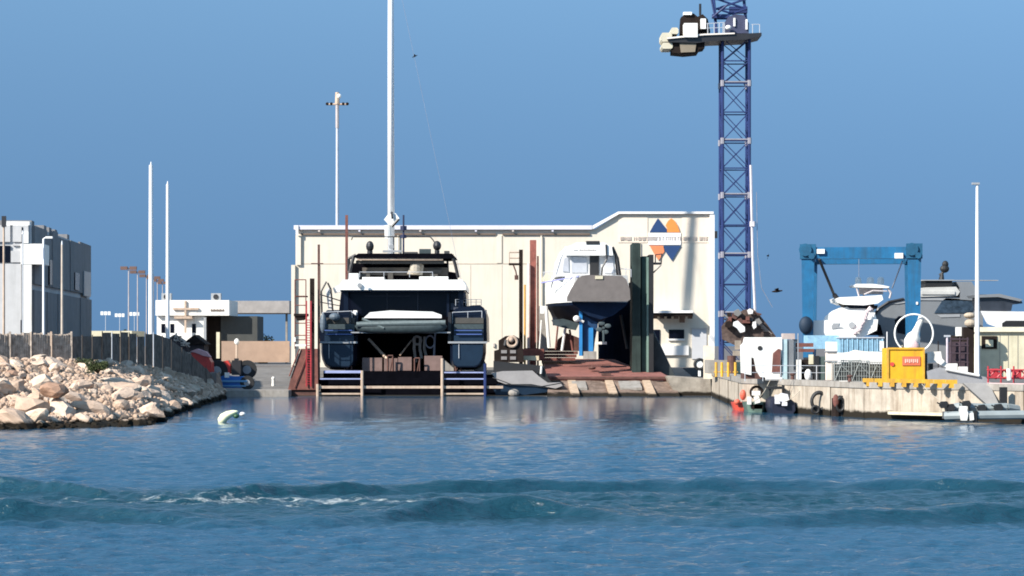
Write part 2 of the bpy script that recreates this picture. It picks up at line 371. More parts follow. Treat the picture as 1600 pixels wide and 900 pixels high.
# quay
q = MB()
for a, b in zip(Q, Q[1:]):
    d = Vector((b[0]-a[0], b[1]-a[1], 0)); n = max(1, int(d.length/4)); nrm = Vector((d.y, -d.x, 0)).normalized()*-1
    for i in range(n):
        p0 = Vector((*a,0))+d*(i/n); p1 = Vector((*a,0))+d*((i+1)/n); gp = d.normalized()*.02
        j = nrm*(.02*((i*7)%3))
        back = Vector((-nrm.x, -nrm.y, 0)) if False else Vector((0,1,0))
        q.add([p0+gp-j+Vector((0,0,-2)), p1-gp-j+Vector((0,0,-2)), p1-gp-j+Vector((0,0,GZ-.28)), p0+gp-j+Vector((0,0,GZ-.28)),
               p0+back*.6+Vector((.35,0,-2)), p1+back*.6+Vector((.35,0,-2)), p1+back*.6+Vector((.35,0,GZ-.28)), p0+back*.6+Vector((.35,0,GZ-.28))],
              [(0,1,2,3),(4,7,6,5),(0,3,7,4),(1,5,6,2),(3,2,6,7)])
q.build('quay', quay_m, kind='structure')
q = MB()       # coping along the top edge
for a, b in zip(Q, Q[1:]):
    A = Vector((*a,0)); B = Vector((*b,0)); d = (B-A).normalized(); nn = Vector((d.y,-d.x,0))
    if nn.y > 0 and abs(nn.x) < .5: nn = -nn
    if abs(d.y) > .9: nn = Vector((-1,0,0))
    A2, B2 = A+nn*.08, B+nn*.08; C, D = B-nn*1.0, A-nn*1.0
    q.add([(*A2.xy,GZ-.28),(*B2.xy,GZ-.28),(*C.xy,GZ-.28),(*D.xy,GZ-.28),(*A2.xy,GZ+.08),(*B2.xy,GZ+.08),(*C.xy,GZ+.08),(*D.xy,GZ+.08)],
          [(0,3,2,1),(4,5,6,7),(0,1,5,4),(1,2,6,5),(2,3,7,6),(3,0,4,7)])
q.build('quay_coping', conc, kind='structure')
# low footing ledge that shows at the water line (two dark and pale stretches)
q = MB(); A = Vector((PX(1385,138), 137.3, 0)); B = Vector((PX(1480,134.5), 134.0, 0))
q.ext([A+Vector((0,0,.30)), A+Vector((0,0,.46)), A+Vector((.1,.9,.46)), A+Vector((.1,.9,.30))], B-A)
q.build('quay_ledge', cream2, kind='structure')

# rock bank: crest and toe in (px, Y, z)
crest = [(-340,132,3.5), (0,138,3.5), (110,146,3.45), (175,156,3.2), (240,168,2.75), (300,182,1.9), (338,194,1.0), (350,198,.4)]
toe = [(-340,112), (0,119.5), (150,122.5), (235,127), (262,140), (296,158), (328,176), (344,190)]
def ipl(tab, t):
    t = max(0, min(.99999, t))*(len(tab)-1); i = int(t); f = t-i
    return [a+(b-a)*f for a, b in zip(tab[i], tab[i+1])]
def bankpt(u, v):
    c = ipl(crest, u); w = ipl(toe, u)
    C = Vector((PX(c[0],c[1]), c[1], c[2])); W = Vector((PX(w[0],w[1]), w[1], -.25))
    if v > 1:
        b = C+Vector((-.8,3.5,0))*(v-1); b.z = C.z+(GZ-.05-C.z)*(v-1); return b
    p = W.lerp(C, v); p.z = W.z+(C.z-W.z)*(v**.8); return p
b = MB()
def bp_(u, v):
    p = bankpt(u, v*2); k = noise.noise(p*.8)*.22; p.z += k; return p
b.grid(bp_, 90, 30)
earth = mat('bank earth', (.26,.19,.14), .95, var=.35, scale=1.5, bump=.1, wet=.34)
b.build('rock_bank', earth, kind='structure')
variants = []
for k in range(9):
    bm = bmesh.new(); bmesh.ops.create_icosphere(bm, subdivisions=2, radius=1)
    rr = random.Random(k); planes = [(Vector((rr.gauss(0,1), rr.gauss(0,1), rr.gauss(0,1))).normalized(), .55+.3*rr.random()) for _ in range(11)]
    for v in bm.verts:
        for nv, dd in planes:
            e = v.co.dot(nv)-dd
            if e > 0: v.co -= nv*e
        v.co += v.co.normalized()*noise.noise(v.co*2.5+Vector((k*9,0,0)))*.16
    me = bpy.data.meshes.new('boulder'); bm.to_mesh(me); bm.free()
    me.materials.append(rock_m); variants.append(me)
rk = random.Random(11); placed = []
def put_rock(p, sx, sy, sz, label, me, group='boulders of the riprap bank'):
    o = bpy.data.objects.new('boulder', me); COL.objects.link(o); o.location = p; o.scale = (sx, sy, sz)
    o.rotation_euler = (rk.uniform(-.5,.5), rk.uniform(-.5,.5), rk.uniform(0,6.3)); tag(o, label, 'boulder', group); return o
mbr = variants[2].copy(); mbr.materials.clear(); mbr.materials.append(rock_b); mbr.name = 'brown_boulder'
o = put_rock(P(85,612,126), .95, .7, .5, 'large flat topped tan boulder high in the bank left of the scrub bush', mbr); o.rotation_euler = (.1,.1,.3)
o = put_rock(P(22,592,134), .75, .6, .5, 'big reddish brown boulder at the left end under the fence', mbr); o.rotation_euler = (.1,.2,1)
o = put_rock(P(20,570,137)+Vector((0,0,-.1)), .75, .5, .16, 'long flat white slab on top of the bank by the fence', variants[3]); o.rotation_euler = (0,.02,.1)
n = 0; tries = 0
while n < 285 and tries < 30000:
    tries += 1
    u = rk.uniform(.12,1.0); v = rk.random()**.9*1.02; p = bankpt(u, v)
    near = 1-min(1, max(0, (p.y-122)/60))
    sz = (.25+.75*rk.random()**1.7)*(.72+.35*near)*(1.0 if v < .6 else .8)
    if any((p-q2).length < (sz+s2)*.62 for q2, s2 in placed): continue
    placed.append((p, sz)); n += 1
    low = v < .14
    put_rock(p+Vector((0,0,sz*.12)), sz*rk.uniform(.95,1.7), sz*rk.uniform(.8,1.1), sz*rk.uniform(.5,.8),
             'cream limestone boulder at the wet dark foot of the rock bank' if low else 'cream and pink limestone boulder lying among the others on the rock bank', rk.choice(variants))
rb = MB(); tmp = [[v.co.copy() for v in me.vertices] for me in variants[:4]]; tf = [[tuple(p.vertices) for p in me.polygons] for me in variants[:4]]
for i in range(3600):
    u = rk.uniform(.1,1); v = rk.random()*1.05; p = bankpt(u, v); k = i % 4; sc = rk.uniform(.07,.27)
    Mx = Matrix.Translation(p)@Matrix.Rotation(rk.uniform(0,6), 4, 'Z')@Matrix.Scale(sc, 4)
    rb.add([Mx@c for c in tmp[k]], tf[k])
rb.build('rubble', rock_m, label='small cream stones filling the gaps between the boulders', cat='rubble', kind='stuff')

# ------------------------------------------------------------------ foliage
def bush(name, c, rx, ry, rz, n, leafsz, m, label, cat, trunk=.3, seed=1, group=None):
    r = random.Random(seed); t = T(name, c, label, cat, group)
    mb = MB(); lumps = [(Vector((r.uniform(-.6,.6)*rx, r.uniform(-.6,.6)*ry, r.uniform(.25,.8)*rz)), r.uniform(.35,.6)) for _ in range(8)]
    for i in range(n):
        l, q_ = r.choice(lumps); d = Vector((r.gauss(0,1), r.gauss(0,1), r.gauss(0,1))).normalized()*r.random()**.4
        p = Vector(c)+l+Vector((d.x*rx, d.y*ry, d.z*rz))*q_*.8
        if p.z < c[2]: p.z = c[2]+.05
        a = Vector((r.gauss(0,1), r.gauss(0,1), r.gauss(0,1))).normalized()*leafsz; b_ = a.cross(Vector((r.gauss(0,1), r.gauss(0,1), r.gauss(0,1)))).normalized()*leafsz*.5
        mb.add([p-a, p+b_, p+a, p-b_], [(0,1,2,3)])
    mb.build('crown', m, t)
    tk = MB()
    for l, q_ in lumps: tk.tube(c, Vector(c)+l, trunk*.12+.015, 5, .01)
    tk.build('trunk', bark, t); return t
bush('scrub_bush', P(153,583,140), .85, .7, .75, 2600, .06, leaf, 'low olive green scrub bush on top of the rock bank', 'bush', seed=4)
bush('small_scrub', P(128,572,145), .5, .4, .45, 700, .05, leaf, 'smaller dry scrub tuft just left of the green bush, at the fence foot', 'bush', seed=5)

# ------------------------------------------------------------------ left precast building
YA = 170.
t = T('concrete_building', (PX(48,YA), YA, GZ), 'unfinished grey precast concrete building behind the board fence', 'building')
xa = PX(48,YA); ztop = PZ(352,YA); XL = PX(-420,YA)
w = MB(); w.box(XL, xa-.02, YA, YA+38, GZ, ztop)
w.build('wall', ltgrey_p, t)
fr = MB()     # front facade layers, slightly proud
fr.pb(-420, 352, 16, 378, YA-.16, .15); fr.pb(20, 352, 44, 378, YA-.16, .15); fr.pb(20, 381, 33, 384, YA-.16,.15)
fr.pb(-420, 412, 33, 522, YA-.12, .11); fr.pb(17, 392, 33, 410, YA-.2, .19)
fr.build('facade_panel', mat('facade panel', (.52,.51,.50), .9, var=.08, dirt=(.36,.35,.33), damt=.4), t)
fb = MB(); fb.pb(36, 382, 49, 520, YA-.22, .2); fb.box(xa-.7, xa+.95, YA-.25, YA+3.0, PZ(413,YA), PZ(381,YA)); fb.pb(8,346,46,352,YA-.1,1.); fb.pb(36,362,44,380,YA-.3,.13)
fb.each('balcony_wall', whiteb, t)
op = MB(); op.pb(-8, 384, 16, 410, YA-.14, .12); op.pb(33.6,355,35.4,382,YA-.2,.03); op.pb(32, 500, 36, 520, YA-.14, .12); op.each('window_opening', darkglass, t)
op = MB(); op.pb(-240, 384, -90, 410, YA-.14, .12); op.each('window_opening', darkglass, t)
# side facade panels facing the slipway (+X)
side_m = mat('shaded side panel', (.22,.215,.215), .9, var=.1, dirt=(.11,.11,.12), damt=.5)  # precast grey darkened, the side's shade painted into it
def sidez(py, Y): return PZ(py, YA)
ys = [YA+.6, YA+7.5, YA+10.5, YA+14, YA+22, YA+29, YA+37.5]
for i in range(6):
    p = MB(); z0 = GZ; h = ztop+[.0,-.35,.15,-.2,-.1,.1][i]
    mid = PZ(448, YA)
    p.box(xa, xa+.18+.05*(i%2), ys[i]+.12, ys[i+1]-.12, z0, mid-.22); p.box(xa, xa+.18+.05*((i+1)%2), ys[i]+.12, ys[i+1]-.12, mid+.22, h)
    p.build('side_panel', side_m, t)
for Yw, w_, z0, z1, m_ in ((YA+8.3, 1.4, 399, 440, darkglass), (YA+24.5, 3., 409, 440, darkglass), (YA+31, 5., 402, 448, grey_w)):
    p = MB(); p.box(xa+.2, xa+.32, Yw, Yw+w_, PZ(z1,YA), PZ(z0,YA)); p.build('window', m_, t)
p = MB()
for i in range(5): p.box(xa-3-i*.5, xa-.3, ys[i]+2, ys[i]+3.5, ztop, ztop+.5)
p.each('roof_upstand', side_m, t)
t.rotation_euler.z = R(3.9)

# fence of boards on the bank
t = T('board_fence', (PX(60,143),143,3.3), 'weathered brown board fence along the top of the rock bank', 'fence')
A = Vector((PX(-330,136),136,3.1)); B = Vector((PX(112,147),147,3.2)); L_ = (B-A); nb = int(L_.length/.16)
mb = MB(); r = random.Random(2)
for i in range(nb):
    p = A+L_*(i/nb); hh = PZ(521,p.y)-p.z+r.uniform(-.08,.06); w2 = .075
    mb.box(p.x-w2, p.x+w2, p.y+r.uniform(-.02,.02), p.y+.05, p.z-.4, p.z+hh)
mb.build('boards', wood_f, t)
for i in range(0, 14):
    p = A+L_*(i/13); mb = MB(); mb.box(p.x-.06,p.x+.06,p.y-.12,p.y-.02,p.z-.4,PZ(518,p.y)); mb.build('post', wood_f if i%3 else tan, t)
mb = MB()
for zz in (.35, 1.2): mb.tube(A+Vector((0,.09,zz)), B+Vector((0,.09,zz)), .04, 4)
mb.build('rail', wood_f, t)
t = T('netted_fence', (PX(230,170),170,2.4), 'dark net covered hoarding stepping down to the slipway behind the rocks', 'fence')
pts = [(112,147,523,3.2), (175,157,522,3.0), (240,168,523,2.5), (268,174,532,2.0), (300,182,556,1.5), (322,188,576,1.0), (338,194,598,.6)]
for (x0,Y0,t0,z0), (x1,Y1,t1,z1) in zip(pts, pts[1:]):
    nseg = max(1, int((x1-x0)/13))
    for i in range(nseg):
        f0, f1 = i/nseg, (i+1)/nseg-.03; j = r.uniform(-.15,.15)
        a = Vector((PX(x0,Y0),Y0,0)).lerp(Vector((PX(x1,Y1),Y1,0)), f0); b_ = Vector((PX(x0,Y0),Y0,0)).lerp(Vector((PX(x1,Y1),Y1,0)), f1)
        za = PZ(t0+(t1-t0)*f0, a.y)+j; zb = PZ(t0+(t1-t0)*f1, b_.y)+j; zl = z0+(z1-z0)*f0-.8
        mb = MB(); mb.ext([(a.x,a.y,zl),(b_.x,b_.y,zl),(b_.x,b_.y,zb),(a.x,a.y,za)], (0,.06,0)); mb.build('panel', dark_net, t)
        mb = MB(); mb.tube((a.x,a.y-.05,zl),(a.x,a.y-.05,za+.1), .035, 6); mb.build('post', galv if i == 0 and x0 < 250 else mat('dark post', (.09,.075,.065), .95), t)

# ------------------------------------------------------------------ poles and street lamps
def pole(name, px, ytop, Y, r0, r1, m, label, cat, base=GZ, head=None, group=None):
    t = T(name, (PX(px,Y),Y,base), label, cat, group)
    a = Vector((PX(px,Y),Y,base)); b_ = Vector((PX(px,Y),Y,PZ(ytop,Y)))
    MB().tube(a, b_, r0, 10, r1).build('pole', m, t, smooth=False)
    MB().tube(a, a+Vector((0,0,.35)), r0*1.8, 10).build('base_collar', galv, t)
    if head: head(t, b_)
    return t
def cap(t, b_): MB().tube(b_, b_+Vector((0,0,.25)), .07, 8, .03).build('cap', galv, t)
def lamp_side(sgn, L2=.5):
    def f(t, b_):
        MB().tube(b_, b_+Vector((sgn*L2,0,.08)), .035, 6).build('arm', galv, t)
        MB().box(b_.x+min(sgn*L2,sgn*(L2+.45)), b_.x+max(sgn*L2,sgn*(L2+.45)), b_.y-.12, b_.y+.12, b_.z+.02, b_.z+.15).build('lamp_head', white, t)
    return f
pole('white_mast', 236, 258, 172, .21, .15, pole_w, 'tallest white mast left of the slipway, its top above the other mast', 'mast', head=cap)
pole('white_mast', 262, 288, 180, .17, .12, pole_w, 'second white mast, shorter, standing just right of the tallest one', 'mast', head=cap)
pole('lamp_post', 6, 352, 150, .09, .07, tan, 'brown rusty lamp post at the far left before the grey building', 'lamp post', head=lambda t, b_: MB().box(b_.x-.12,b_.x+.14,b_.y-.12,b_.y+.12,b_.z-.1,b_.z+.6).build('lamp_head', blk_metal, t))
pole('lamp_post', 68, 373, 152, .09, .07, pole_w, 'white lamp post with a lamp arm, before the corner balcony of the grey building', 'lamp post', head=lamp_side(1, .15))
pole('lamp_post', 97, 382, 154, .10, .07, mat('dull cream pole', (.5,.42,.34), .6), 'dull cream pole before the dark side of the grey building', 'lamp post', head=cap)
pole('lamp_post', 35.5, 366, 153, .05, .04, galv, 'thin grey pole before the front of the grey building', 'lamp post', head=cap)
def twin(t, b_):
    MB().tube(b_-Vector((.55,0,.0)), b_+Vector((.55,0,.0)), .05, 6).build('arm', rust, t)
    for sgn in (-1,1): MB().box(b_.x+sgn*.6-.45, b_.x+sgn*.6+.45, b_.y-.2, b_.y+.2, b_.z-.22, b_.z+.22).build('lamp_head', mat('brown lamp housing', (.13,.075,.06), .8), t)
brn = mat('faded pole', (.42,.37,.36), .6)
for i, (px, yt, Y) in enumerate(((201,419,300),(215,425,322),(229,431,345),(240,434,365),(246,438,385),(254,442,405))):
    pole('street_lamp', px, yt, Y, .10, .07, brn, ['first and nearest','second','third','fourth','fifth','sixth and farthest'][i]+' twin armed street lamp of the receding row, counted from the left', 'street lamp', head=twin, group='twin armed street lamps in a receding row')
def flood(t, b_):
    for k in range(3): MB().box(b_.x-.9+k*.65, b_.x-.4+k*.65, b_.y-.1, b_.y+.2, b_.z-.15, b_.z+.5).build('floodlight', white, t)
for i, (px, yt, Y, lb) in enumerate(((165,491,420,'left of three white floodlight masts far behind the low shed'), (187,494,440,'middle of three white floodlight masts far behind the low shed'), (210,492,430,'right of three white floodlight masts far behind the low shed'))):
    pole('floodlight_mast', px, yt, Y, .07, .05, galv, lb, 'floodlight mast', head=flood, group='far floodlight masts')
# tall harbour light mast behind the big hall
def crown(t, b_):
    MB().tube(b_+Vector((-1.3,0,-1.2)), b_+Vector((1.3,0,-1.2)), .13, 8).build('cross_arm', tan, t)
    for k in (-1.25,-.75,.75,1.25): MB().ball(b_+Vector((k,0,-1.15)), .22, .2, .2, 8, 6).build('lamp_head', dkbrown, t)
    MB().tube(b_+Vector((0,0,-4.2)), b_+Vector((0,0,-1.3)), .22, 8).build('collar', brn, t)
    MB().tube(b_+Vector((0,0,-1.2)), b_+Vector((0,0,.3)), .3, 8, .25).build('cage', tan, t)
    MB().ball(b_+Vector((.25,-.2,-.2)), .28, .28, .3).build('beacon', white, t)
pole('harbour_light_mast', 527, 148, 290, .26, .16, mat('pale grey pole', (.48,.5,.56), .5), 'tall light mast with a cross arm rising behind the cream hall', 'light mast', head=crown)
def bird_head(t, b_):
    MB().box(b_.x-.32, b_.x+.12, b_.y-.15, b_.y+.15, b_.z-.02, b_.z+.1).build('lamp_head', grey_w, t)
pole('white_lamp_post', 1527, 288, 140, .17, .085, pole_w, 'tall white lamp post on the right part of the quay', 'lamp post', head=bird_head)

# ------------------------------------------------------------------ low buildings, left background
t = T('low_shed', (PX(172,260),265,GZ), 'low flat roofed shed with dark open bays right of the grey building', 'shed')
m_ = MB(); m_.pb(135,517,206,526,258,9); m_.build('roof', cream2, t)
m_ = MB(); m_.pb(138,526,204,575,262,4); m_.build('wall', dkbrown, t)
m_ = MB(); m_.pb(162,526,167,575,260,1.5); m_.pb(182,528,186,575,260,1.5); m_.each('pillar', conc, t)
m_ = MB(); m_.pb(167.3,530,181.7,575,261,.9); m_.build('door', conc_d, t)
YB = 285.
t = T('white_office', (PX(300,YB),YB+6,GZ), 'white gatehouse with a long sign fascia left of the cream hall', 'building')
m_ = MB(); m_.pb(243,469,358,493,YB-.6,9); m_.build('fascia', whiteb, t)
m_ = MB(); m_.pb(245,494,320,572,YB,8); m_.build('wall', whiteb, t)
m_ = MB(); m_.pb(345,494,402,533,YB+1.5,7); m_.build('dark_wall', mat('dark olive wall', (.05,.052,.048), .8, var=.15), t)
m_ = MB(); m_.pb(322,494,345,575,YB+1.8,6); m_.build('recess', dkbrown, t)
m_ = MB()
for k in range(9): m_.pb(329+k*2.4, 483+(k%2)*.7, 330.6+k*2.4, 486.5, YB-.66, .05)
m_.build('sign_lettering', brown_trim, t)
m_ = MB(); m_.pb(270,481,310,484,YB-.9,.25); m_.pb(288,470,291,520,YB-.85,.2); m_.pb(272,494,300,498,YB-1,.9); m_.build('frame_beam', tan, t)
for px in (252,266,300): m_ = MB(); m_.pb(px,506,px+6,520,YB-.05,.04); m_.build('window', darkglass, t)
m_ = MB(); m_.pb(318,496,322,565,YB-.4,.3); m_.build('downpipe', grey_w, t)
t = T('gate_canopy', (PX(400,YB+14),YB+14,GZ), 'long flat grey canopy between the white gatehouse and the cream hall', 'canopy')
m_ = MB(); m_.pb(357,470,452,489,YB+12,12); m_.build('roof', mat('grey canopy sheet', (.33,.30,.28), .8), t)
m_ = MB(); m_.pb(359,489,362,570,YB+13,.5); m_.pb(446,489,449,570,YB+13,.5); m_.build('post', conc, t)
bush('dark_tree', Vector((PX(416,300),300,GZ)), 2.2, 1.8, 4.2, 3000, .16, leaf2, 'dark green tree under the grey canopy, left of the cream hall', 'tree', 1.5, seed=8)
bush('dark_tree', Vector((PX(204,300),300,GZ)), 1.3, 1.3, 4.3, 1500, .16, leaf2, 'small dark tree at the right end of the low shed', 'tree', 1.5, seed=9)
m_ = MB(); m_.pb(346,533,452,566,255,.5); m_.build('sandy_wall', tanwall, label='sandy brown boundary wall at the top of the slipway', cat='wall')
m_ = MB(); m_.pb(338,519,343,560,250,.4); m_.build('gate_post', cream2, label='cream gate post at the left end of the sandy wall', cat='post')
for px, lb in ((370,'small orange and cream lantern post standing before the sandy wall'),):
    t = T('lantern_post', (PX(px,250),250,GZ), lb, 'lantern'); MB().tube((PX(px,250),250,GZ),(PX(px,250),250,PZ(538,250)),.13,8).build('post', tan, t)
    MB().ball(P(px,534,250), .27, .27, .36, 10, 8).build('lantern', whiteb, t)
m_ = MB(); c = P(427,604,212); m_.tube(c, c+Vector((0,0,.75)), .17, 10, .13).ball(c+Vector((0,0,.75)), .17); m_.build('white_bollard', whiteb, label='small white bollard on the slipway left of the access tower', cat='bollard')

# red covered trailer and blue tractor
Y = 214.
t = T('dark_gable_hut', (PX(304,Y),Y+1.5,GZ), 'small dark hut with a pointed roof behind the netted hoarding', 'hut')
MB().pb(288,537,319,585,Y,3).build('wall', mat('dark plum boards', (.07,.055,.055), .9, var=.3), t); MB().pp([(284,538),(303,523),(322,538)],Y-.3,3.6).build('roof', dkbrown, t)
t, fn = heap('gear_heap', 236, 300, 524, 200, 4, mat('gear heap brown', (.045,.035,.035), .95, var=.5, scale=3), wood_f, 'dark heap of stored gear behind the netted hoarding, left of the small hut', 'heap', 60, seed=21)
Y=199.
t = T('red_trailer', (PX(314,Y),Y,.9), 'trailer under a torn red and pink cover, beside the netted hoarding', 'trailer')
m_ = MB(); m_.pp([(298,552),(306,547),(322,552),(330,566),(331,588),(322,584),(308,570)], Y, 1.8); smoothed(m_.build('cover', redp, t),0)
m_ = MB(); m_.pp([(297,549),(308,545),(322,550),(328,558),(318,556),(305,551)], Y-.1, 1.2); m_.build('pink_tarp', mat('pink tarp', (.55,.3,.3), .8), t)
for px in (312,326): MB().tube((PX(px,Y),Y+.1,1.05),(PX(px,Y),Y+.4,1.05),.42,16).build('wheel', black, t)
Y=203.
def wheel(t, c, r, w, n='wheel'):
    o = MB().tube((c[0],c[1],c[2]), (c[0],c[1]+w,c[2]), r, 20).build(n, black, t)
    MB().tube((c[0],c[1]-.02,c[2]), (c[0],c[1]+.1,c[2]), r*.45, 12).build('rim', grey_w, o); return o
t = T('blue_tractor', (PX(364,Y),Y,.5), 'small blue launching tractor with red engine cover at the foot of the slipway', 'tractor')
m_ = MB(); m_.pp([(340,590),(352,586),(360,588),(384,588),(384,606),(340,606)], Y, 2.2); m_.build('body', tractor_b, t)
m_ = MB(); m_.pb(338,594,386,597,Y-.12,2.4); m_.pb(342,602,384,604,Y-.1,.1); m_.build('bumper', mat('pale blue trim', (.12,.3,.5), .5), t)
m_ = MB(); m_.pp([(346,565),(356,563),(360,570),(360,584),(346,586)], Y+.2, 1.4); m_.build('engine_cover', redp, t)
m_ = MB(); m_.pb(362,563,376,586,Y+.3,1.2); m_.pb(366,560,372,566,Y+.5,.6); m_.build('engine', blk_metal, t)
m_ = MB(); m_.pb(351,582,358,590,Y-.05,.3); m_.build('headlight', white, t)
wheel(t, (PX(386,Y),Y-.05,PZ(598,Y)), .62, .5); wheel(t, (PX(382,Y),Y+1.9,PZ(578,Y)), .85, .4); wheel(t, (PX(338,Y),Y+.1,PZ(580,Y)), 1.0, .45); wheel(t, (PX(338,Y),Y+1.9,PZ(590,Y)), .8, .45)

# ------------------------------------------------------------------ cream hall
YH = 245.
t = T('boatyard_hall', (PX(785,YH),YH+15,GZ), 'long cream boatyard hall with blue and orange diamond emblem', 'building')
top = 358; D = 30.
m_ = MB()
def Hbox(m_, x0,y0,x1,y1, off=0, d=D): m_.pb(x0,y0,x1,y1,YH+off,d)
# main volume: lower block steps out to the left; right part rises
m_.pp([(455,575),(455,414),(462,414),(462,top),(930,top),(968,334),(1113,334),(1113,575)], YH, D)
m_.build('wall', wall_m, t)
m_ = MB(); m_.pb(463,368,470,414,YH-.28,.26); m_.pb(776,368,784,411,YH-.09,.07); m_.pb(455,414,461,571,YH-.3,.28); m_.each('pilaster', wall_m, t)
m_ = MB(); m_.pb(459,352,925,358.5,YH-.45,2.0); m_.build('parapet', lilac_trim, t)
m_ = MB(); m_.pb(470,364.5,775,367,YH-.2,.18); m_.pb(785,364.5,922,367,YH-.2,.18); m_.build('gutter', brown_trim, t)
m_ = MB(); m_.pb(462,352,466,366,YH-.6,.14); m_.build('parapet_end', white_trim, t)
m_ = MB(); m_.pb(471,411.5,840,412.6,YH-.03,.02); m_.pb(784.4,368,785.6,411,YH-.03,.02)
for px in (500,545,590,640,690,735,784,830,870,1000): m_.pb(px, 414, px+.5, 566, YH-.025, .02)
m_.build('panel_joint', mat('joint tan', (.50,.42,.33), .9), t)  # joints in a darker tone than the wall
m_ = MB(); m_.pp([(925,358.5),(925,353),(966,330.5),(1115,330.5),(1115,334),(968,334)], YH-.4, 1.); m_.build('roof_edge', white_trim, t)
m_ = MB(); m_.pb(1109,334,1116.5,560,YH-.3,.28); m_.build('corner_pier', white_trim, t)
MB().tube(P(1000,379,YH-.15),P(1000,485,YH-.15),.05,6).build('conduit', letter, t)
for px in (622,846): MB().tube(P(px,368,YH-.2),P(px,566,YH-.2),.08,8).build('downpipe', wall_m, t)
for k, px in enumerate((497,560,655,742,800,862)): MB().pb(px,359.5,px+3,362,YH-.5,.3).build('roof_vent', [letter, lilac_trim][k%2], t)
# text band and emblem
m_ = MB(); m_.pb(966,340,1012,379,YH-.06,.05); m_.pb(1066,340,1109,379,YH-.06,.05); m_.each('sign_panel', mat('sign panel', (.78,.66,.53), .8, var=.04), t)
m_ = MB(); m_.pb(1013,363.7,1064,382.5,YH-.1,.08); m_.build('emblem_band', white_trim, t)
def tri(m_, pts): m_.pp(pts, YH-.13, .11)
m_ = MB(); tri(m_, [(1015,363),(1021,352),(1028,341),(1035,350),(1041.8,358),(1041.8,363)]); m_.each('emblem_blue', logob, t)
m_ = MB(); tri(m_, [(1042.5,363),(1042.5,357),(1040,352),(1044,345),(1049,341),(1054,345),(1059,353),(1062.5,363)]); m_.build('emblem_orange', orange, t)
m_ = MB(); tri(m_, [(1015.5,384),(1036,384),(1037,388),(1038,393),(1029,407),(1022,396)]); m_.build('emblem_orange', orange2, t)
m_ = MB(); tri(m_, [(1037,384),(1064,384),(1050,407.5),(1039,392)]); m_.each('emblem_blue', logob, t)
r = random.Random(5); m_ = MB(); x = 969.
while x < 1107:       # faded lettering, too weathered to read
    if 1062 < x < 1066: x = 1066
    w_ = r.uniform(1.6,2.6); h0 = 369.5+r.uniform(-.2,.2); k = r.randrange(4); Yl = YH-.16
    if k != 1: m_.pb(x, h0, x+.7, h0+5.8, Yl, .05)
    if k != 2: m_.pb(x+w_-.7, h0, x+w_, h0+5.8, Yl, .05)
    if k > 0: m_.pb(x+.7, h0+[0,2.4,0,5][k], x+w_-.7, h0+[0,2.4,0,5][k]+.8, Yl, .05)
    else: m_.pb(x+.7, h0, x+w_-.7, h0+.8, Yl, .05)
    x += w_+.9+(2.5 if r.random() < .14 else 0)
m_.build('sign_lettering', letter, t)
m_ = MB(); m_.pb(1116.6,361,1121,372,YH-.3,.5); m_.build('wall_lamp', blk_metal, t)
# canopy, window, door
m_ = MB(); m_.pb(1018,485,1083,489,YH-1.8,1.78); m_.build('canopy_roof', white_trim, t)
m_ = MB(); m_.pb(1018,489.2,1083,494.5,YH-1.6,.5)
for k in range(6): m_.pb(1020+k*11,494.5,1027+k*11,498,YH-1.55,.4)
m_.pb(1062,494.5,1070,504,YH-1.5,.5); m_.build('canopy_awning', dkbrown, t)
w_ = MB().pb(1045,515,1069,529,YH-.1,.09).build('window', darkglass, t)
MB().pb(1044,529.2,1070,532,YH-.25,.24).build('sill', white_trim, w_)
MB().pb(1018,515,1031,540,YH-.1,.09).build('doorway', darkglass, t)
d_ = MB().pb(1081,514,1104,561,YH-.12,.11).build('door', mat('pale grey door', (.50,.50,.51), .6, var=.04), t)
MB().pb(1080,512.5,1105,513.8,YH-.2,.19).build('frame', letter, d_)
MB().pb(1030,540,1076,555,YH-.3,.29).build('plinth', white_trim, t)
MB().pb(770,536,773,542,YH-.2,.19).build('wall_box', letter, t)

# ------------------------------------------------------------------ slip 1 platform under the catamaran
Y = 200.5
t = T('cradle_platform', (PX(630,Y),Y,0), 'low steel slip platform carrying the navy catamaran, at the water edge', 'platform')
m_ = MB(); m_.box(PX(497,Y), PX(786,Y), Y+1.2, Y+34, 1.0, 1.55); m_.build('deck', shade_black, t)
m_ = MB(); m_.pb(497,603,786,607,Y,.35); m_.build('front_beam', tan, t)
m_ = MB(); m_.pb(497,614,566,616.5,Y,.2); m_.pb(691,614,757,616.5,Y,.2); m_.each('low_rail', tan, t)
m_ = MB(); m_.pb(500,591,566,593,Y,.15); m_.pb(694,591,757,593,Y,.15); m_.pb(506,579,566,583,Y+1,.2); m_.pb(694,581,757,583,Y+1,.2); m_.each('hand_rail', mat('pale blue rail', (.30,.34,.55), .5), t)
for px, yt, mm in ((496.5,600,tan),(566,579,tan),(691,560,tan),(758,568,crane_b)): m_ = MB(); m_.tube((PX(px,Y),Y-.12,-.8), (PX(px,Y),Y-.12,PZ(yt,Y)), .13, 6); m_.build('post', mm, t)
m_ = MB(); m_.box(PX(499,Y), PX(780,Y), Y+1.3, Y+1.6, -.8, 1.0); m_.build('skirt', shade_black, t)
m_ = MB(); m_.box(PX(500,Y), PX(757,Y), Y+3.5, Y+3.8, 1.55, 2.15); m_.box(PX(540,Y+27), PX(716,Y+27), Y+27, Y+27.4, 1.55, 5.5); m_.each('shade_backdrop', shade_black, t)  # added near-black sheets standing in for shade under the bridgedeck
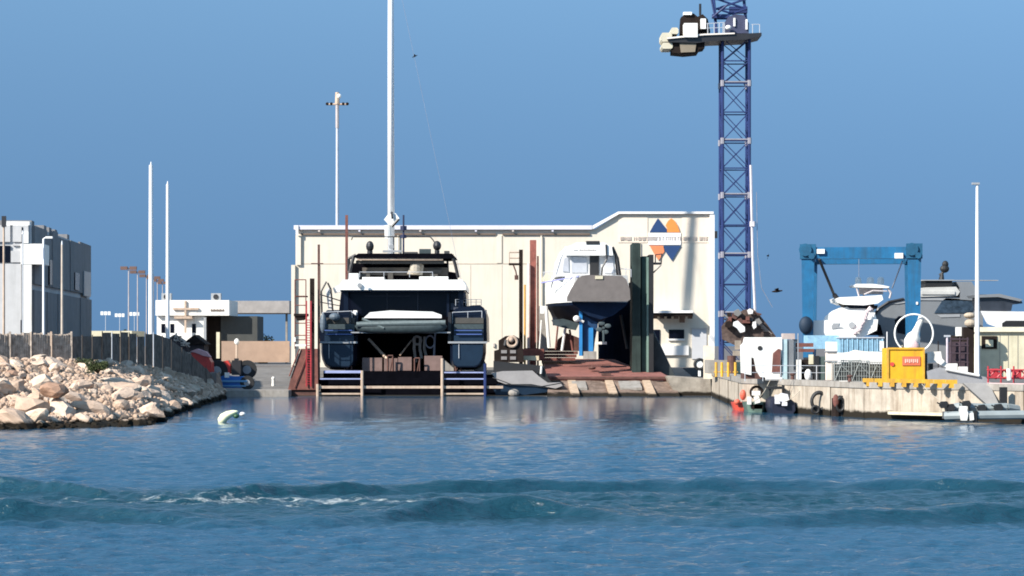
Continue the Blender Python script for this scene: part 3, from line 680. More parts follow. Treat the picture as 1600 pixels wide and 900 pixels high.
for k, (x0,x1,y0,y1,mm) in enumerate(((566,597,559,580,0),(600,621,560,581,0),(622,643,558,579,0),(663,691,556,579,0))):
    m_ = MB(); m_.pb(x0,y0,x1,y1,205.,1.6); m_.build('keel_block', mat('pinkish block', (.20,.135,.12), .9, var=.2), label=['pinkish keel block left of the row under the bridgedeck','second keel block from the left under the bridgedeck','third keel block from the left under the bridgedeck','pale keel block right of the hanging hoses under the bridgedeck'][k], cat='keel block', group='keel blocks under the catamaran')
for k, (px, lean) in enumerate(((700,-1),(750,1))):
    m_ = MB(); m_.pp([(px-9*lean,575),(px+6*lean,562) ,(px+9*lean,568),(px+9*lean,580),(px-9*lean,580)], 205.2, .8); m_.build('hull_chock', conc, label=['grey chock inside the right hull','grey chock outside the right hull'][k], cat='chock', group='hull chocks')

# catamaran
Y0 = 204.
t = T('catamaran', (PX(630,Y0),Y0+12,2.3), 'large navy sailing catamaran seen from the stern on the left slip', 'catamaran')
def hull(cpx, sgn):       # sgn: outer side direction
    cx = PX(cpx,Y0); hw = PX(cpx+28,Y0)-cx
    zb = PZ(578,Y0); rings = []
    for (dy, ztop, kw, zk) in ((0,PZ(536,Y0),.86,0.25),(1.2,PZ(536,Y0),1,.05),(2.6,PZ(536,Y0),1,0),(2.7,PZ(492,Y0),1,0),(8,PZ(482,Y0),1,-.1),(18,PZ(480,Y0),.8,0),(25,PZ(480,Y0),.35,.3),(29,PZ(480,Y0),.05,1.2)):
        zz = zb+zk; a = hw*kw; H_ = ztop-zz
        s_ = sgn; pts = [(s_,1),(s_,.62),(s_*.94,.38),(s_*.78,.12),(s_*.5,0),(-s_*.7,0),(-s_*.92,.1),(-s_,.3),(-s_,1)]
        rings.append([Vector((cx+x*a, Y0+dy, zz+h*H_)) for x, h in pts])
    o = MB().loft(rings).build('hull', navy, t)
    MB().pb(cpx-31,533.5,cpx+30,536.5,Y0-.12,1.2).build('swim_platform_edge', grey_w, o)
    for k, (y0, y1, mm) in enumerate(((496,505,shade_grey),(506,514,grn_grey),(515,523,navy2),(524,533,navy2))):
        MB().box(PX(cpx-22,Y0), PX(cpx+24,Y0), Y0+2.2-.5*k, Y0+2.75, PZ(y1,Y0), PZ(y0,Y0)).build('stern_step', mm, o)
    m_ = MB(); m_.pb(cpx-21,515.5,cpx+22,516.8,Y0+.9,.1); m_.pb(cpx-18,521.5,cpx+22,523,Y0+.45,.1); m_.build('step_light', bluelt, o)
    prof_ = [(sgn,1),(sgn,.6),(sgn*.9,.3),(sgn*.68,.08),(sgn*.4,0),(-sgn*.7,0),(-sgn*.9,.1),(-sgn,.3),(-sgn,1)]
    MB().loft([[Vector((cx+x*hw*.84, Y0+dy, zb+.35+h*(PZ(539,Y0)-zb-.35))) for x, h in prof_] for dy in (-.03,.3)]).build('transom', navy2, o)
    m_ = MB(); m_.path([P(cpx-24,505,Y0+2.4),P(cpx-24,488,Y0+2.4),P(cpx+22,486,Y0+2.4),P(cpx+22,505,Y0+2.4)], .035, 5); m_.tube(P(cpx,487,Y0+2.4),P(cpx,505,Y0+2.4),.03,5); m_.path([P(cpx-14,538,Y0-.1),P(cpx-14,560,Y0-.15)], .03, 5); m_.build('stern_rail', galv, o)
    return o
hull(528,-1); hull(731,1)
m_ = MB(); m_.pp([(702,494),(712,482),(738,477),(750,476.5),(756,481),(760,492),(761,534),(704,534)], Y0+2.8, 23)
m_.build('bulwark', navy, t)
m_ = MB(); m_.pp([(499,534),(499,500),(503,490),(512,486),(548,486),(556,494),(556,534)], Y0+2.8, 23); m_.build('bulwark', navy, t)
m_ = MB(); m_.pb(541,494,722,520,Y0+4,22); m_.pp([(556,520),(704,520),(690,550),(650,560),(590,556)], Y0+8, 16); m_.build('bridgedeck', shade_black, t)
m_ = MB(); m_.pb(545,488,548.5,534,Y0+1.9,1); m_.pb(700,488,705,534,Y0+1.9,1); m_.each('davit', blk_metal, t)
m_ = MB(); m_.pp([(533,456),(728,456),(731,500),(528,500)], Y0+5, 12); m_.build('saloon', darkglass, t)
m_ = MB(); m_.pb(537,454,544,498,Y0+3.4,.4); m_.pb(716,454,724,498,Y0+3.4,.4); m_.pb(698,458,702,495,Y0+3.7,.3); m_.each('cockpit_pillar', navy, t)
m_ = MB(); m_.pb(552,485,558,492,Y0+3.3,.8); m_.pb(716,489,733,494,Y0+3,.8); m_.pb(546,487,556,493,Y0+3.1,.6); m_.each('cockpit_cushion', white, t)
rf = MB(); rf.loft([[P(529,453,Y0+2.6),P(728,453,Y0+2.6),P(728,446,Y0+2.6),P(722,437,Y0+2.6),P(536,437,Y0+2.6),P(530,446,Y0+2.6)],
                    [P(529,453,Y0+2.6)+Vector((0,16,0)),P(728,453,Y0+2.6)+Vector((0,16,0)),P(728,446,Y0+2.6)+Vector((0,16,0)),P(722,434,Y0+2.6)+Vector((0,16,0)),P(536,434,Y0+2.6)+Vector((0,16,0)),P(530,446,Y0+2.6)+Vector((0,16,0))]])
rf.pb(545,427,560,438,Y0+2.9,2); rf.pb(655,432,700,438,Y0+3.0,2); rf.pb(566,433,600,438,Y0+3,2); rf.build('cabin_roof', white, t)
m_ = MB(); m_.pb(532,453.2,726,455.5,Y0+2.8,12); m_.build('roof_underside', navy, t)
# flybridge
m_ = MB(); m_.pp([(552,411),(697,411),(700,424),(712,426),(714,437),(552,437),(545,424),(548,416)], Y0+6, 5); m_.build('fly_screen', shade_black, t)
m_ = MB(); m_.pb(560,427,578,434,Y0+5.2,.4); m_.pb(606,424,614,436,Y0+5.3,.3); m_.pb(668,421,690,427,Y0+5.4,.3); m_.pb(672,428,684,436,Y0+5.2,.4); m_.each('fly_furniture', shade_grey, t)
m_ = MB(); m_.pb(566,418,700,430,Y0+5.6,.4); m_.build('fly_seat', mat('fly seat brown', (.10,.085,.07), .8), t)
m_ = MB(); m_.ball(P(649,418,Y0+5), .5, .4, .62, 10, 8); m_.pp([(636,428),(640,418),(652,410),(662,414),(660,430)], Y0+5.1, .4); m_.build('fly_helm_cover', mat('beige canvas', (.42,.37,.30), .9), t)
m_ = MB(); m_.pp([(552,401),(560,396),(706,396),(712,402),(700,404),(560,403)], Y0+4.2, 7); m_.build('hardtop', shade_black, t)
m_ = MB(); m_.pb(558,403.5,692,406.5,Y0+4.3,.2); m_.build('hardtop_edge', tan, t)
m_ = MB(); m_.pb(556,407,694,412,Y0+4.6,.3); m_.build('rolled_blind', shade_grey, t)
m_ = MB(); m_.path([P(706,398,Y0+4.4),P(711,412,Y0+4.4),P(716,434,Y0+4.4)], .17); m_.path([P(553,400,Y0+4.4),P(548,418,Y0+4.4),P(545,436,Y0+4.4)], .17)
m_.path([P(545,424,Y0+5),P(545,404,Y0+5),P(556,398,Y0+5)], .14); m_.path([P(560,402,Y0+10),P(558,430,Y0+10)], .12); m_.path([P(699,402,Y0+10),P(700,430,Y0+10)], .12); m_.each('hardtop_strut', blk_metal, t)
m_ = MB(); m_.tube(P(578,397,Y0+6),P(578,392,Y0+6),.25,8); m_.ball(P(578,385,Y0+6), .36, .36, .5); m_.build('radome', blk_metal, t)
m_ = MB(); m_.tube(P(683,397,Y0+6),P(683,391,Y0+6),.22,8); m_.ball(P(683,384,Y0+6), .38, .38, .45); m_.build('radome', blk_metal, t)
m_ = MB(); m_.path([P(549,375,Y0+8),P(551,370,Y0+8),P(672,370,Y0+8),P(676,374,Y0+8),P(681,382,Y0+8)], .06); m_.path([P(615,370,Y0+8),P(615,396,Y0+8)], .05); m_.build('aerial_frame', blk_metal, t)
m_ = MB(); m_.tube(P(630.5,336,Y0+7),P(630.5,398,Y0+7), .085, 8); m_.tube(P(630.5,353,Y0+7),P(630.5,360,Y0+7),.3,8); m_.tube(P(630.5,367,Y0+7),P(630.5,372,Y0+7),.28,8); m_.build('aerial_post', mat('dark blue metal', (.015,.02,.06), .4), t)
m_ = MB(); m_.pb(598,391,628,394,Y0+6.5,.5); m_.pb(608,383,615,388,Y0+6.5,.4); m_.build('radar_bar', grey_w, t)
m_ = MB(); m_.pb(655,389,673,396,Y0+6,.8); m_.build('hatch', grn_grey, t)
# mast, raked aft
mb_ = Vector((PX(611,222),222,PZ(398,222))); topz = 50.
mtop = Vector((mb_.x, 222-.055*(topz-mb_.z), topz)); mtop.x = PX(610.5, mtop.y)
MB().loft([[c+Vector((rr*1.0*math.cos(a), rr*1.25*math.sin(a), 0)) for a in [2*math.pi*k/12 for k in range(12)]] for c, rr in ((mb_,.34),(mb_.lerp(mtop,.55),.30),(mtop,.2))]).build('mast', pole_w, t, smooth=True)
m_ = MB(); m_.loft([[P(x,y,219)for x,y in ((600,343),(606,335),(618,333),(624,341),(619,350),(608,352))],[P(x,y,221) for x,y in ((600,343),(606,335),(618,333),(624,341),(619,350),(608,352))]])
m_.tube(P(606,352,220),P(606,372,220),.3,8); m_.build('gooseneck', white, t)
m_ = MB(); m_.tube(P(623,342,218.8),P(612,354,218.8),.16,6); m_.tube(P(612,331,218.8),P(613,342,218.8),.1,6); m_.build('boom_vang', blk_metal, t)
m_ = MB(); fs = mb_.lerp(mtop,.8); wire = mat('grey rigging', (.30,.33,.40), .4, metal=.5)
m_.tube(fs+Vector((0,0,0)), (PX(731,Y0+16),Y0+16,PZ(482,Y0)), .018, 5)
m_.build('shroud', wire, t)
# foredeck side clutter on the left: stanchions and a folded white sail
m_ = MB(); m_.path([P(503,490,Y0+6),P(502,455,Y0+6),P(510,440,Y0+6)], .09); m_.path([P(520,486,Y0+6),P(517,452,Y0+6),P(512,442,Y0+6)], .09); m_.path([P(500,460,Y0+6),P(532,470,Y0+6)], .06); m_.path([P(500,472,Y0+6),P(532,478,Y0+6)], .05); m_.each('stanchion', blk_metal, t)
m_ = MB(); m_.pp([(509,452),(514,449),(519,470),(520,484),(513,482),(511,468)], Y0+6.4, .5); m_.pp([(520,450),(532,444),(532,456),(523,458)], Y0+6.4,.6); m_.build('sail_bag', offwhite, t)
m_ = MB(); m_.ball(P(505,505,Y0+1.7), .3,.3,.9); m_.ball(P(523,495,Y0+1.9), .5,.4,.35); m_.build('fender', mat('slate fender', (.10,.13,.16), .5), t)
# hanging gear under the bridgedeck
m_ = MB()
for px, L2 in ((648,566),(657,560),(664,556)): m_.path([P(px,526,Y0+3.6),P(px-1,545,Y0+3.6),P(px+2,L2,Y0+3.6)], .14)
m_.torus(P(652,532,Y0+3.6), .35, .11); m_.build('hanging_hose', conc, t)
m_ = MB(); m_.tube(P(576,530,Y0+4),P(607,563,Y0+2),.13,6); m_.tube(P(643,532,Y0+4),P(625,555,Y0+2),.07,6); m_.build('brace', tan, t)
m_ = MB(); m_.torus(P(672,534,Y0+3), .55, .08, sx=.7); m_.tube(P(680,520,Y0+3),P(678,560,Y0+3),.1,6); m_.build('trap_ladder', wire, t)
m_ = MB()
for px in (562,600,640,676): m_.tube(P(px,433,Y0+2.9),P(px,425,Y0+2.9),.03,5)
m_.tube(P(562,425,Y0+2.9),P(676,425,Y0+2.9),.028,5); m_.build('roof_rail', galv, t)
m_ = MB()
for k in range(6): m_.tube(P(712+k*8,477.5,Y0+3+k*.6),P(712+k*8,468,Y0+3+k*.6),.03,5)
m_.path([P(712,468,Y0+3),P(752,468,Y0+6)], .025, 5); m_.path([P(712,472,Y0+3),P(752,472,Y0+6)], .018, 5); m_.build('life_line', galv, t)
m_ = MB(); m_.pb(566,396,590,397.5,Y0+4.5,5); m_.pb(632,393.5,652,396,Y0+5,1.5); m_.pb(694,392,702,396,Y0+5,1.2); m_.each('roof_hatch', mat('dusty dark hatch', (.05,.05,.05), .6), t)
m_ = MB(); m_.pb(570,462,640,463,Y0+4.95,.04); m_.pb(604,458,605.5,498,Y0+4.95,.04); m_.pb(652,458,653.5,498,Y0+4.95,.04); m_.build('door_frame', mat('dim blue frame', (.012,.018,.04), .5), t)
m_ = MB(); m_.ball(P(722,463,Y0+4),.35,.3,.5); m_.pb(704,474,716,484,Y0+4,.5); m_.build('cockpit_gear', mat('dim slate gear', (.045,.055,.08), .7), t)
m_ = MB(); m_.tube(P(562,446,Y0+2.4),P(562,446,Y0+2.7),.22,12); m_.build('roof_light', grey_w, t)
# tender hung between the hulls
t = T('tender', (PX(622,Y0),Y0+1,PZ(531,Y0)), 'grey green inflatable tender slung between the catamaran hulls under a white cover', 'dinghy')
def ring(y, x0, x1, yt, yb, n=12):
    out = []; cxm = (x0+x1)/2; a = (x1-x0)/2; cy_ = (yt+yb)/2; bb = (yb-yt)/2
    for k in range(n):
        th = 2*math.pi*k/n; sx_ = abs(math.cos(th))**.45*(1 if math.cos(th) > 0 else -1); sy_ = abs(math.sin(th))**.7*(1 if math.sin(th) > 0 else -1)
        out.append(P(cxm+a*sx_, cy_-bb*sy_, y))
    return out
MB().loft([ring(Y0+.2,566,690,504,519),ring(Y0+.5,556,698,500,521),ring(Y0+1.6,554,699,499,521),ring(Y0+2.4,562,690,500,519)]).build('hull', grn_grey, t, smooth=True)
m_ = MB(); m_.tube(P(557,507,Y0+.3),P(696,504,Y0+.3),.22,8); m_.tube(P(566,498,Y0+.4),P(600,513,Y0+.2),.12,6); m_.build('tube', mat('tube grey', (.12,.15,.15), .5, var=.25, scale=4), t)
m_ = MB(); m_.pb(548,518.5,704,520.5,Y0+.6,2); m_.build('cradle_beam', grey_w, t)
m_ = MB(); m_.loft([[P(x,y,Y0+.6) for x,y in ((568,497),(690,497),(690,492),(676,487),(640,486),(610,485),(578,488))],[P(x,y,Y0+2.6) for x,y in ((570,497),(688,497),(687,492),(676,488),(640,487),(610,486),(580,489))]]); m_.build('cover', white, t)

# access tower and guide posts beside slip 1
Y=201.
t = T('access_tower', (PX(475,Y),Y,0), 'rusty red access tower with ladder and cages left of the catamaran', 'tower')
m_ = MB(); m_.pp([(470,545),(496,545),(497,609),(450,609),(455,588)], Y, 2.2); m_.build('base', rust, t)
m_ = MB(); m_.pb(452,609,494,618,Y+.2,2.2); m_.build('foot', rust_d, t)
m_ = MB()
for px in (461,478):
    for dy in (0,1.2): m_.tube(P(px,437,Y+dy), (PX(px,Y+dy),Y+dy,PZ(545,Y)), .05, 5)
for yy in (437,463,477,505,524,531): m_.tube(P(461,yy,Y),P(478,yy,Y),.045,5); m_.tube(P(461,yy,Y),P(461,yy,Y)+Vector((0,1.2,0)),.04,5)
m_.path([P(452,588,Y-.1),P(468,545,Y-.1)], .07); m_.path([P(460,606,Y-.1),P(478,560,Y-.1)], .05); m_.build('scaffold', rust, t)
m_ = MB()
for k in range(26): m_.tube(P(479,500+k*4,Y-.15),P(486,500+k*4,Y-.15),.03,4)
m_.tube(P(479,470,Y-.15),P(479,604,Y-.15),.06,5); m_.tube(P(486,470,Y-.15),P(486,604,Y-.15),.07,5); m_.build('ladder', redf, t)
m_ = MB(); m_.pb(461,462,479,464,Y,1.4); m_.pb(459,490,480,494,Y-.1,1.5); m_.pp([(461,493.9),(479,493.9),(474,500),(464,501)],Y,1.2); m_.each('cage_floor', dkbrown, t)
m_ = MB(); m_.pb(461,538,478,541,Y-.2,.3); m_.pb(459,527,462,534,Y-.2,.3); m_.each('white_notice', whiteb, t)
for px, y0, y1, w_, mm, lb in ((487.5,435,560,.19,dkbrown,'thick dark guide post between access tower and catamaran'),(498,382,560,.10,rust_d,'thin rusty guide post with a short cross bar beside the catamaran'),(541.5,336,560,.13,rust,'tallest rusty guide post rising behind the catamaran flybridge')):
    Yp = 203 if px < 530 else 226
    m_ = MB(); m_.box(PX(px,Yp)-w_,PX(px,Yp)+w_,Yp,Yp+2*w_,.5,PZ(y0,Yp)); 
    if px == 498: m_.pb(486,411,505,413,Yp-.1,.1)
    m_.build('guide_post', mm, label=lb, cat='post', group='guide posts of the slips')

# ------------------------------------------------------------------ workboat
Y = 201.
t = T('workboat', (PX(822,Y),Y,0), 'grey flat workboat loaded with dark machinery right of the catamaran', 'workboat')
prof = [(768,583),(785,580),(832,579),(842,588),(856,598),(876,598),(879,603),(868,607),(830,600),(790,600),(778,596)]
m_ = MB(); m_.pp(prof, Y, 2.6); m_.build('hull', mat('workboat grey', (.30,.28,.27), .6, var=.12), t)
m_ = MB(); m_.pp([(778,600),(868,607),(852,613),(812,618),(775,617),(770,606)], Y+.3, 2.2); m_.build('bottom', navy2, t)
m_ = MB(); m_.pp([(771,564),(850,572),(856,590),(864,600),(852,600),(843,585),(832,578),(771,581)], Y+.6, 2); m_.build('gunwale', black, t)
m_ = MB(); m_.pp([(779,532),(790,525),(803,524),(812,529),(816,540),(819,566),(772,566),(772,548),(779,546)], Y+1.2, 1.6); m_.build('engine_house', dkbrown, t)
for x0,y0 in ((783,547),(797,547),(783,557),(797,557)): m_ = MB(); m_.pb(x0,y0,x0+9,y0+5,Y+1.12,.07); m_.each('vent', mat('vent grey', (.22,.20,.19), .6), t)
m_ = MB(); m_.torus(P(800,534,Y+1.1), .42, .13); m_.ball(P(799,531,Y+1.0), .22); m_.build('cable_reel', tan, t)
m_ = MB(); m_.tube(P(791,531,Y+1.1),P(789,540,Y+1.1),.16,6); m_.build('exhaust', blk_metal, t)
m_ = MB(); m_.pb(818,556,842,563,Y+2.2,.8); m_.build('plank', mat('pale timber', (.6,.48,.32), .8), t)
m_ = MB(); m_.tube(P(846,572,Y+.4),P(845,584,Y+.4),.1,6); m_.build('bollard', whiteb, t)
m_ = MB(); m_.ball(P(803,614,Y-.2), .5,.4,.35); m_.build('stone_block', conc, label='rounded grey stone under the workboat at the water line', cat='stone')

# ------------------------------------------------------------------ slip 2: red sloping cradle
Y = 204.
t = T('red_cradle', (PX(940,Y),Y+8,1), 'red primed sloping slip cradle under the white and grey motor yacht', 'cradle')
m_ = MB(); f0, f1, b0, b1 = P(856,588,Y), P(1044,588,Y), P(846,560,222), P(998,562,222)
m_.add([f0,f1,b1,b0]+[v-Vector((0,0,.35)) for v in (f0,f1,b1,b0)], [(0,1,2,3),(7,6,5,4),(0,4,5,1),(1,5,6,2),(2,6,7,3),(3,7,4,0)]); m_.build('deck', red_deck, t)
m_ = MB()
for k in range(4): m_.pb(820+k*3,544+k*5,905-k*2,548.5+k*5,Y+15-k,.9)
m_.pb(812,545,850,562,Y+9,1.0); m_.build('beam_stack', rust, t)
m_ = MB(); m_.pb(940,583,955,587,Y+.3,.6); m_.ball(P(925,575,Y+5),.35,.6,.15); m_.build('winch', rust_d, t)
m_ = MB()
for Xr in (5.2,8.5,11.8): m_.add([(Xr-.35,206,1.75),(Xr+.35,206,1.75),(Xr+.35,206,.4),(Xr-.35,206,.4),(Xr-.35+.3,197.5,.06),(Xr+.35+.3,197.5,.06),(Xr+.65,197.5,-.8),(Xr-.05,197.5,-.8)], [(0,1,2,3),(4,7,6,5),(0,4,5,1),(1,5,6,2),(2,6,7,3),(3,7,4,0)])
m_.build('slip_rail', mat('sandy rail concrete', (.46,.34,.24), .9, var=.25, scale=2, wet=.2), t)
m_ = MB(); xa_, xb_ = PX(858,204), PX(1052,204)
def apr(u, v):
    p = Vector((xa_+(xb_-xa_)*u, 204.2-5.6*v, 1.32-1.5*v)); p.z += noise.noise(p*1.1)*.16; p.x += (v*.3)*(1 if u > .5 else -1); return p
m_.grid(apr, 36, 10); m_.build('apron', mat('muddy rusty apron', (.20,.145,.115), .95, var=.4, scale=1.2, dirt=(.07,.045,.035), damt=.85, streak=False, wet=.25), t)
m_ = MB(); m_.pb(862,588.5,1046,592,203.9,.4); m_.build('edge_beam', rust_d, t)
for x0,x1 in ((893,915),(966,1000)): m_ = MB(); a = P(x0,596,203.2); b_ = P(x1,604,202.6); m_.add([(a.x,203.4,1.28),(b_.x,203.4,1.28),(b_.x+.1,201.2,.72),(a.x+.1,201.2,.72),(a.x,203.4,1.1),(b_.x,203.4,1.1),(b_.x+.1,201.2,.5),(a.x+.1,201.2,.5)],[(0,1,2,3),(7,6,5,4),(0,4,5,1),(1,5,6,2),(2,6,7,3),(3,7,4,0)]); m_.build('loose_slab', conc, t)
m_ = MB(); m_.pp([(1042,588),(1062,589),(1110,592),(1112,622),(1070,618),(1052,611)], 201, 8); m_.build('slip_shoulder', mat('shoulder concrete', (.33,.29,.24), .9, var=.3, dirt=(.12,.09,.07), damt=.7, streak=False, wet=.3), kind='structure')
# posts left of slip 2
Yp = 222.5
for x0,x1,y0,mm,lb in ((828,838,375,mat('brick red column', (.24,.075,.055), .85, var=.35, scale=2),'tall rust red guide column left of the white yacht'),(811,817,390,dkbrown,'dark brown guide column carrying the small cage left of the white yacht'),(839,842,400,rust_d,'short dark rust column touching the tall red one')):
    MB().box(PX(x0,Yp),PX(x1,Yp),Yp,Yp+.5,1.0,PZ(y0,Yp)).build('guide_column', mm, label=lb, cat='column', group='guide columns of the right slip')
MB().tube((PX(820,Yp),Yp-.2,2),(PX(820,Yp),Yp-.2,PZ(445,Yp)),.10,8).build('yellow_pipe', mat('ochre pipe', (.55,.30,.06), .6), label='ochre vertical pipe between the two guide columns', cat='pipe')
MB().tube((PX(826,Yp),Yp-.3,2),(PX(826,Yp),Yp-.3,PZ(412,Yp)),.15,8).build('pink_pipe', mat('pink pipe', (.75,.55,.48), .6), label='pinkish white vertical pipe beside the tall red column', cat='pipe')
t = T('inspection_cage', (PX(804,Yp),Yp,PZ(412,Yp)), 'small tubular cage platform on the left guide column', 'platform')
m_ = MB()
for dy in (0,1):
    for a,b_ in (((796,394),(811,394)),((796,394),(796,412)),((796,403),(811,403))): m_.tube(P(*a,Yp)+Vector((0,dy,0)),P(*b_,Yp)+Vector((0,dy,0)),.045,5)
m_.build('railing', tan, t); MB().pb(795,411,812,414,Yp-.1,1.2).build('floor', dkbrown, t)
m_ = MB(); m_.path([P(802,414,Yp),P(806,424,Yp),P(808,436,Yp)], .08); m_.pb(804,430,810,437,Yp,.4); m_.build('bracket', rust_d, t)
# props and shores around the left bilge
k_ = 0
for a, b_, rr, mm, lb in (((858,543),(853,478),.16,whiteb,'white shore prop under the left side of the yacht, the leftmost'),((843,545),(846,500),.07,whiteb,'thin white stand at the foot of the red column'),((878,548),(884,508),.13,offwhite,'pinkish white shore prop in the middle under the yacht'),((868,546),(872,505),.08,rust,'thin rusty shore between the white props'),((895,548),(890,515),.1,rust,'rusty shore near the blue keel'),((980,545),(970,492),.14,grn_grey,'dark shore prop right of the keel')):
    MB().tube(P(*a,212),P(*b_,212),rr,8).build('shore_prop', mm, label=lb, cat='prop', group='shore props under the yacht')
m_ = MB(); m_.pb(842,478,856,548,216,.6); m_.build('shore_panel', conc, label='grey steel panel behind the white shore props', cat='panel')
m_ = MB(); m_.pp([(862,500),(880,498),(905,505),(900,516),(880,512),(866,508)], 210, 1.2); m_.build('cradle_pad', grn_grey, label='grey padded cradle arm holding the left bilge of the yacht', cat='cradle arm')
m_ = MB(); m_.pp([(868,548),(905,548),(905,528),(885,520),(872,530)], 218, 1.5); m_.build('hull_jack', rust_d, label='dark rusty jack frame under the left bilge', cat='jack')
MB().pb(912,549,932,561,206,1.2).build('keel_block', conc, label='single grey concrete block under the blue keel', cat='keel block')
MB().pb(925,534,948,538,209,.5).build('white_plank', whiteb, label='pale plank lying right of the blue keel', cat='plank')
# right-hand wall of the slip
t = T('slip_side_wall', (PX(1005,208),220,1), 'dark green steel side wall with stepped columns right of the yacht', 'dock wall')
def wallseg(m_, xa, ya, xb, yb, th, zt, z0=1.2): m_.ext([(xa,ya,z0),(xb,yb,z0),(xb,yb,zt),(xa,ya,zt)], (th,0,0))
m_ = MB(); m_.box(PX(988,208),PX(1001,208),208,212,1.2,PZ(380,208)); m_.box(PX(1001,208)-.2,PX(1003,208),212.2,214,1.2,PZ(388,208)); m_.build('column', dock_green, t)
m_ = MB(); m_.box(PX(1003,208),PX(1011,208),208.4,214,1.2,PZ(400,208)); m_.build('column', mat('dock deep green', (.02,.045,.04), .7, var=.3), t)
m_ = MB(); m_.box(PX(1010.5,208),PX(1013.5,208),208.0,209,2,PZ(402,208)); m_.build('ladder', mat('green grey pipe', (.16,.24,.20), .6, dirt=(.03,.05,.05), damt=.8), t)
m_ = MB(); m_.box(PX(1014,208),PX(1021,208),207.8,212,1.2,PZ(398,208)); m_.build('column', black, t)
m_ = MB(); wallseg(m_, PX(1000,208), 212, PX(935,230), 230, .4, PZ(470,215)); m_.box(PX(990,208),PX(1020,208),212,234,1.2,PZ(440,212)); m_.build('wall_panel', dock_navy, t)
m_ = MB(); m_.box(PX(935,230),PX(1000,230),230,230.5,1.2,PZ(475,230)); m_.build('dark_backing', dock_navy, t)  # added near-black sheet standing in for the shade behind the keel
m_ = MB(); m_.add([(PX(1020,208),209,GZ+.0),(PX(1060,208),209,1.2),(PX(1020,230),228,GZ),(PX(1020,208),209,PZ(515,208)),(PX(1020,230),228,PZ(515,208))],[(0,1,3),(2,4,1),(0,3,4,2),(3,1,4),(0,2,1)]); m_.build('shadow_wedge', mat('slate buttress', (.05,.058,.062), .9, var=.2), t)  # added dark wedge in the shape of the wall's cast shadow
m_ = MB(); m_.path([P(1021,412,208),P(1033,412,208),P(1034,396,208)], .07); m_.path([P(1021,426,208),P(1033,414,208)], .07); m_.path([P(1024,412,208),P(1024,398,208),P(1034,397,208)], .05); m_.pb(1021,410,1034,413,208,1.2); m_.build('cage', blk_metal, t)

# yacht on slip 2
th = R(13); st = Vector((PX(940,206), 206, 0))
Mb = Matrix.Translation(st)@Matrix.Rotation(th, 4, 'Z')
zs, zw, zk = PZ(430,206), PZ(472,206), PZ(506,206)
t = T('motor_yacht', (st.x, st.y+6, PZ(558,206)), 'white motor yacht with taupe shaded transom and navy bottom on the red cradle', 'motor yacht')
hb = 50*206/3600
def stn(y, b_, zsh, zb_, zkk, rk=0):      # section: sheer, waterline, keel
    return [Vector((-b_*.92, y, zsh)), Vector((-b_, y-rk*.5, (zsh+zb_)/2)), Vector((-b_*.97, y-rk, zb_)), Vector((b_*.97, y-rk, zb_)), Vector((b_, y-rk*.5, (zsh+zb_)/2)), Vector((b_*.92, y, zsh))]
secs = [(0,.92,0),(1.5,.98,0),(5,1.04,-.05),(9,.95,.0),(13,.7,.15),(16,.36,.3),(18,.04,.45)]
MB().loft([stn(y, hb*f, zs+dz, zw, 0, rk=-.5 if y == 0 else 0) for y, f, dz in secs]).xf(Mb).build('hull', white, t)
MB().loft([[Vector(( x*hb*f*.98, y+(.35 if y == 0 else 0), zz)) for x, zz in ((-1,zw-.01),(-.93,zw-.28),(-.45,zk+.75),(0,zk+(.4 if y < 1 else 0)),(.45,zk+.75),(.93,zw-.28),(1,zw-.01))] for y, f, dz in secs]).xf(Mb).build('bottom', bluehull, t)
# transom panel, stern shade painted in as taupe, curved left edge
tp = [(902,436),(909,431),(918,429.5),(972,431),(979,437),(984,452),(985,468),(980,471),(886,471),(886,464),(893,450)]
MB().pp(tp, 205.2, .5).build('transom', taupe, t)
MB().pb(930,431,942,436,205.1,.12).build('transom_light', cream2, t)
MB().path([P(846,442,210),P(880,436,207),P(904,432,205.3)], .06).build('sheer_stripe', mat('violet stripe', (.3,.3,.6), .4), t)
m_ = MB(); m_.pp([(908,482),(935,482),(934,510),(930,530),(927,556),(908,556),(910,520)], 207, .5); m_.build('skeg', mat('skeg blue', (.004,.035,.10), .6, var=.3), t)
m_ = MB(); m_.box(PX(905,206.5),PX(910,206.5),206.6,206.9,PZ(556,206),PZ(482,206)); m_.box(PX(920,206.5),PX(927,206.5),206.7,207,PZ(554,206),PZ(512,206)); m_.each('rudder_post', blue_lit, t)  # bright bars paint sunlight on the keel's left side
m_ = MB(); m_.ball(P(901,498,206.5),.32,.3,.3); m_.tube(P(901,498,206.5),P(912,503,206.6),.12,6); m_.build('bow_thruster', whiteb, t)
m_ = MB(); c = P(943,512,206.6)
for k in range(4): a = k*math.pi/2+.4; m_.ball(c+Vector((math.cos(a)*.42,0,math.sin(a)*.42)), .30,.06,.2)
m_.tube(c, c+Vector((0,1.2,0)), .12, 8); m_.tube(c-Vector((0,0,.2)),c-Vector((0,0,1.3)),.1,6); m_.build('propeller', mat('bronze', (.05,.07,.075), .6), t)
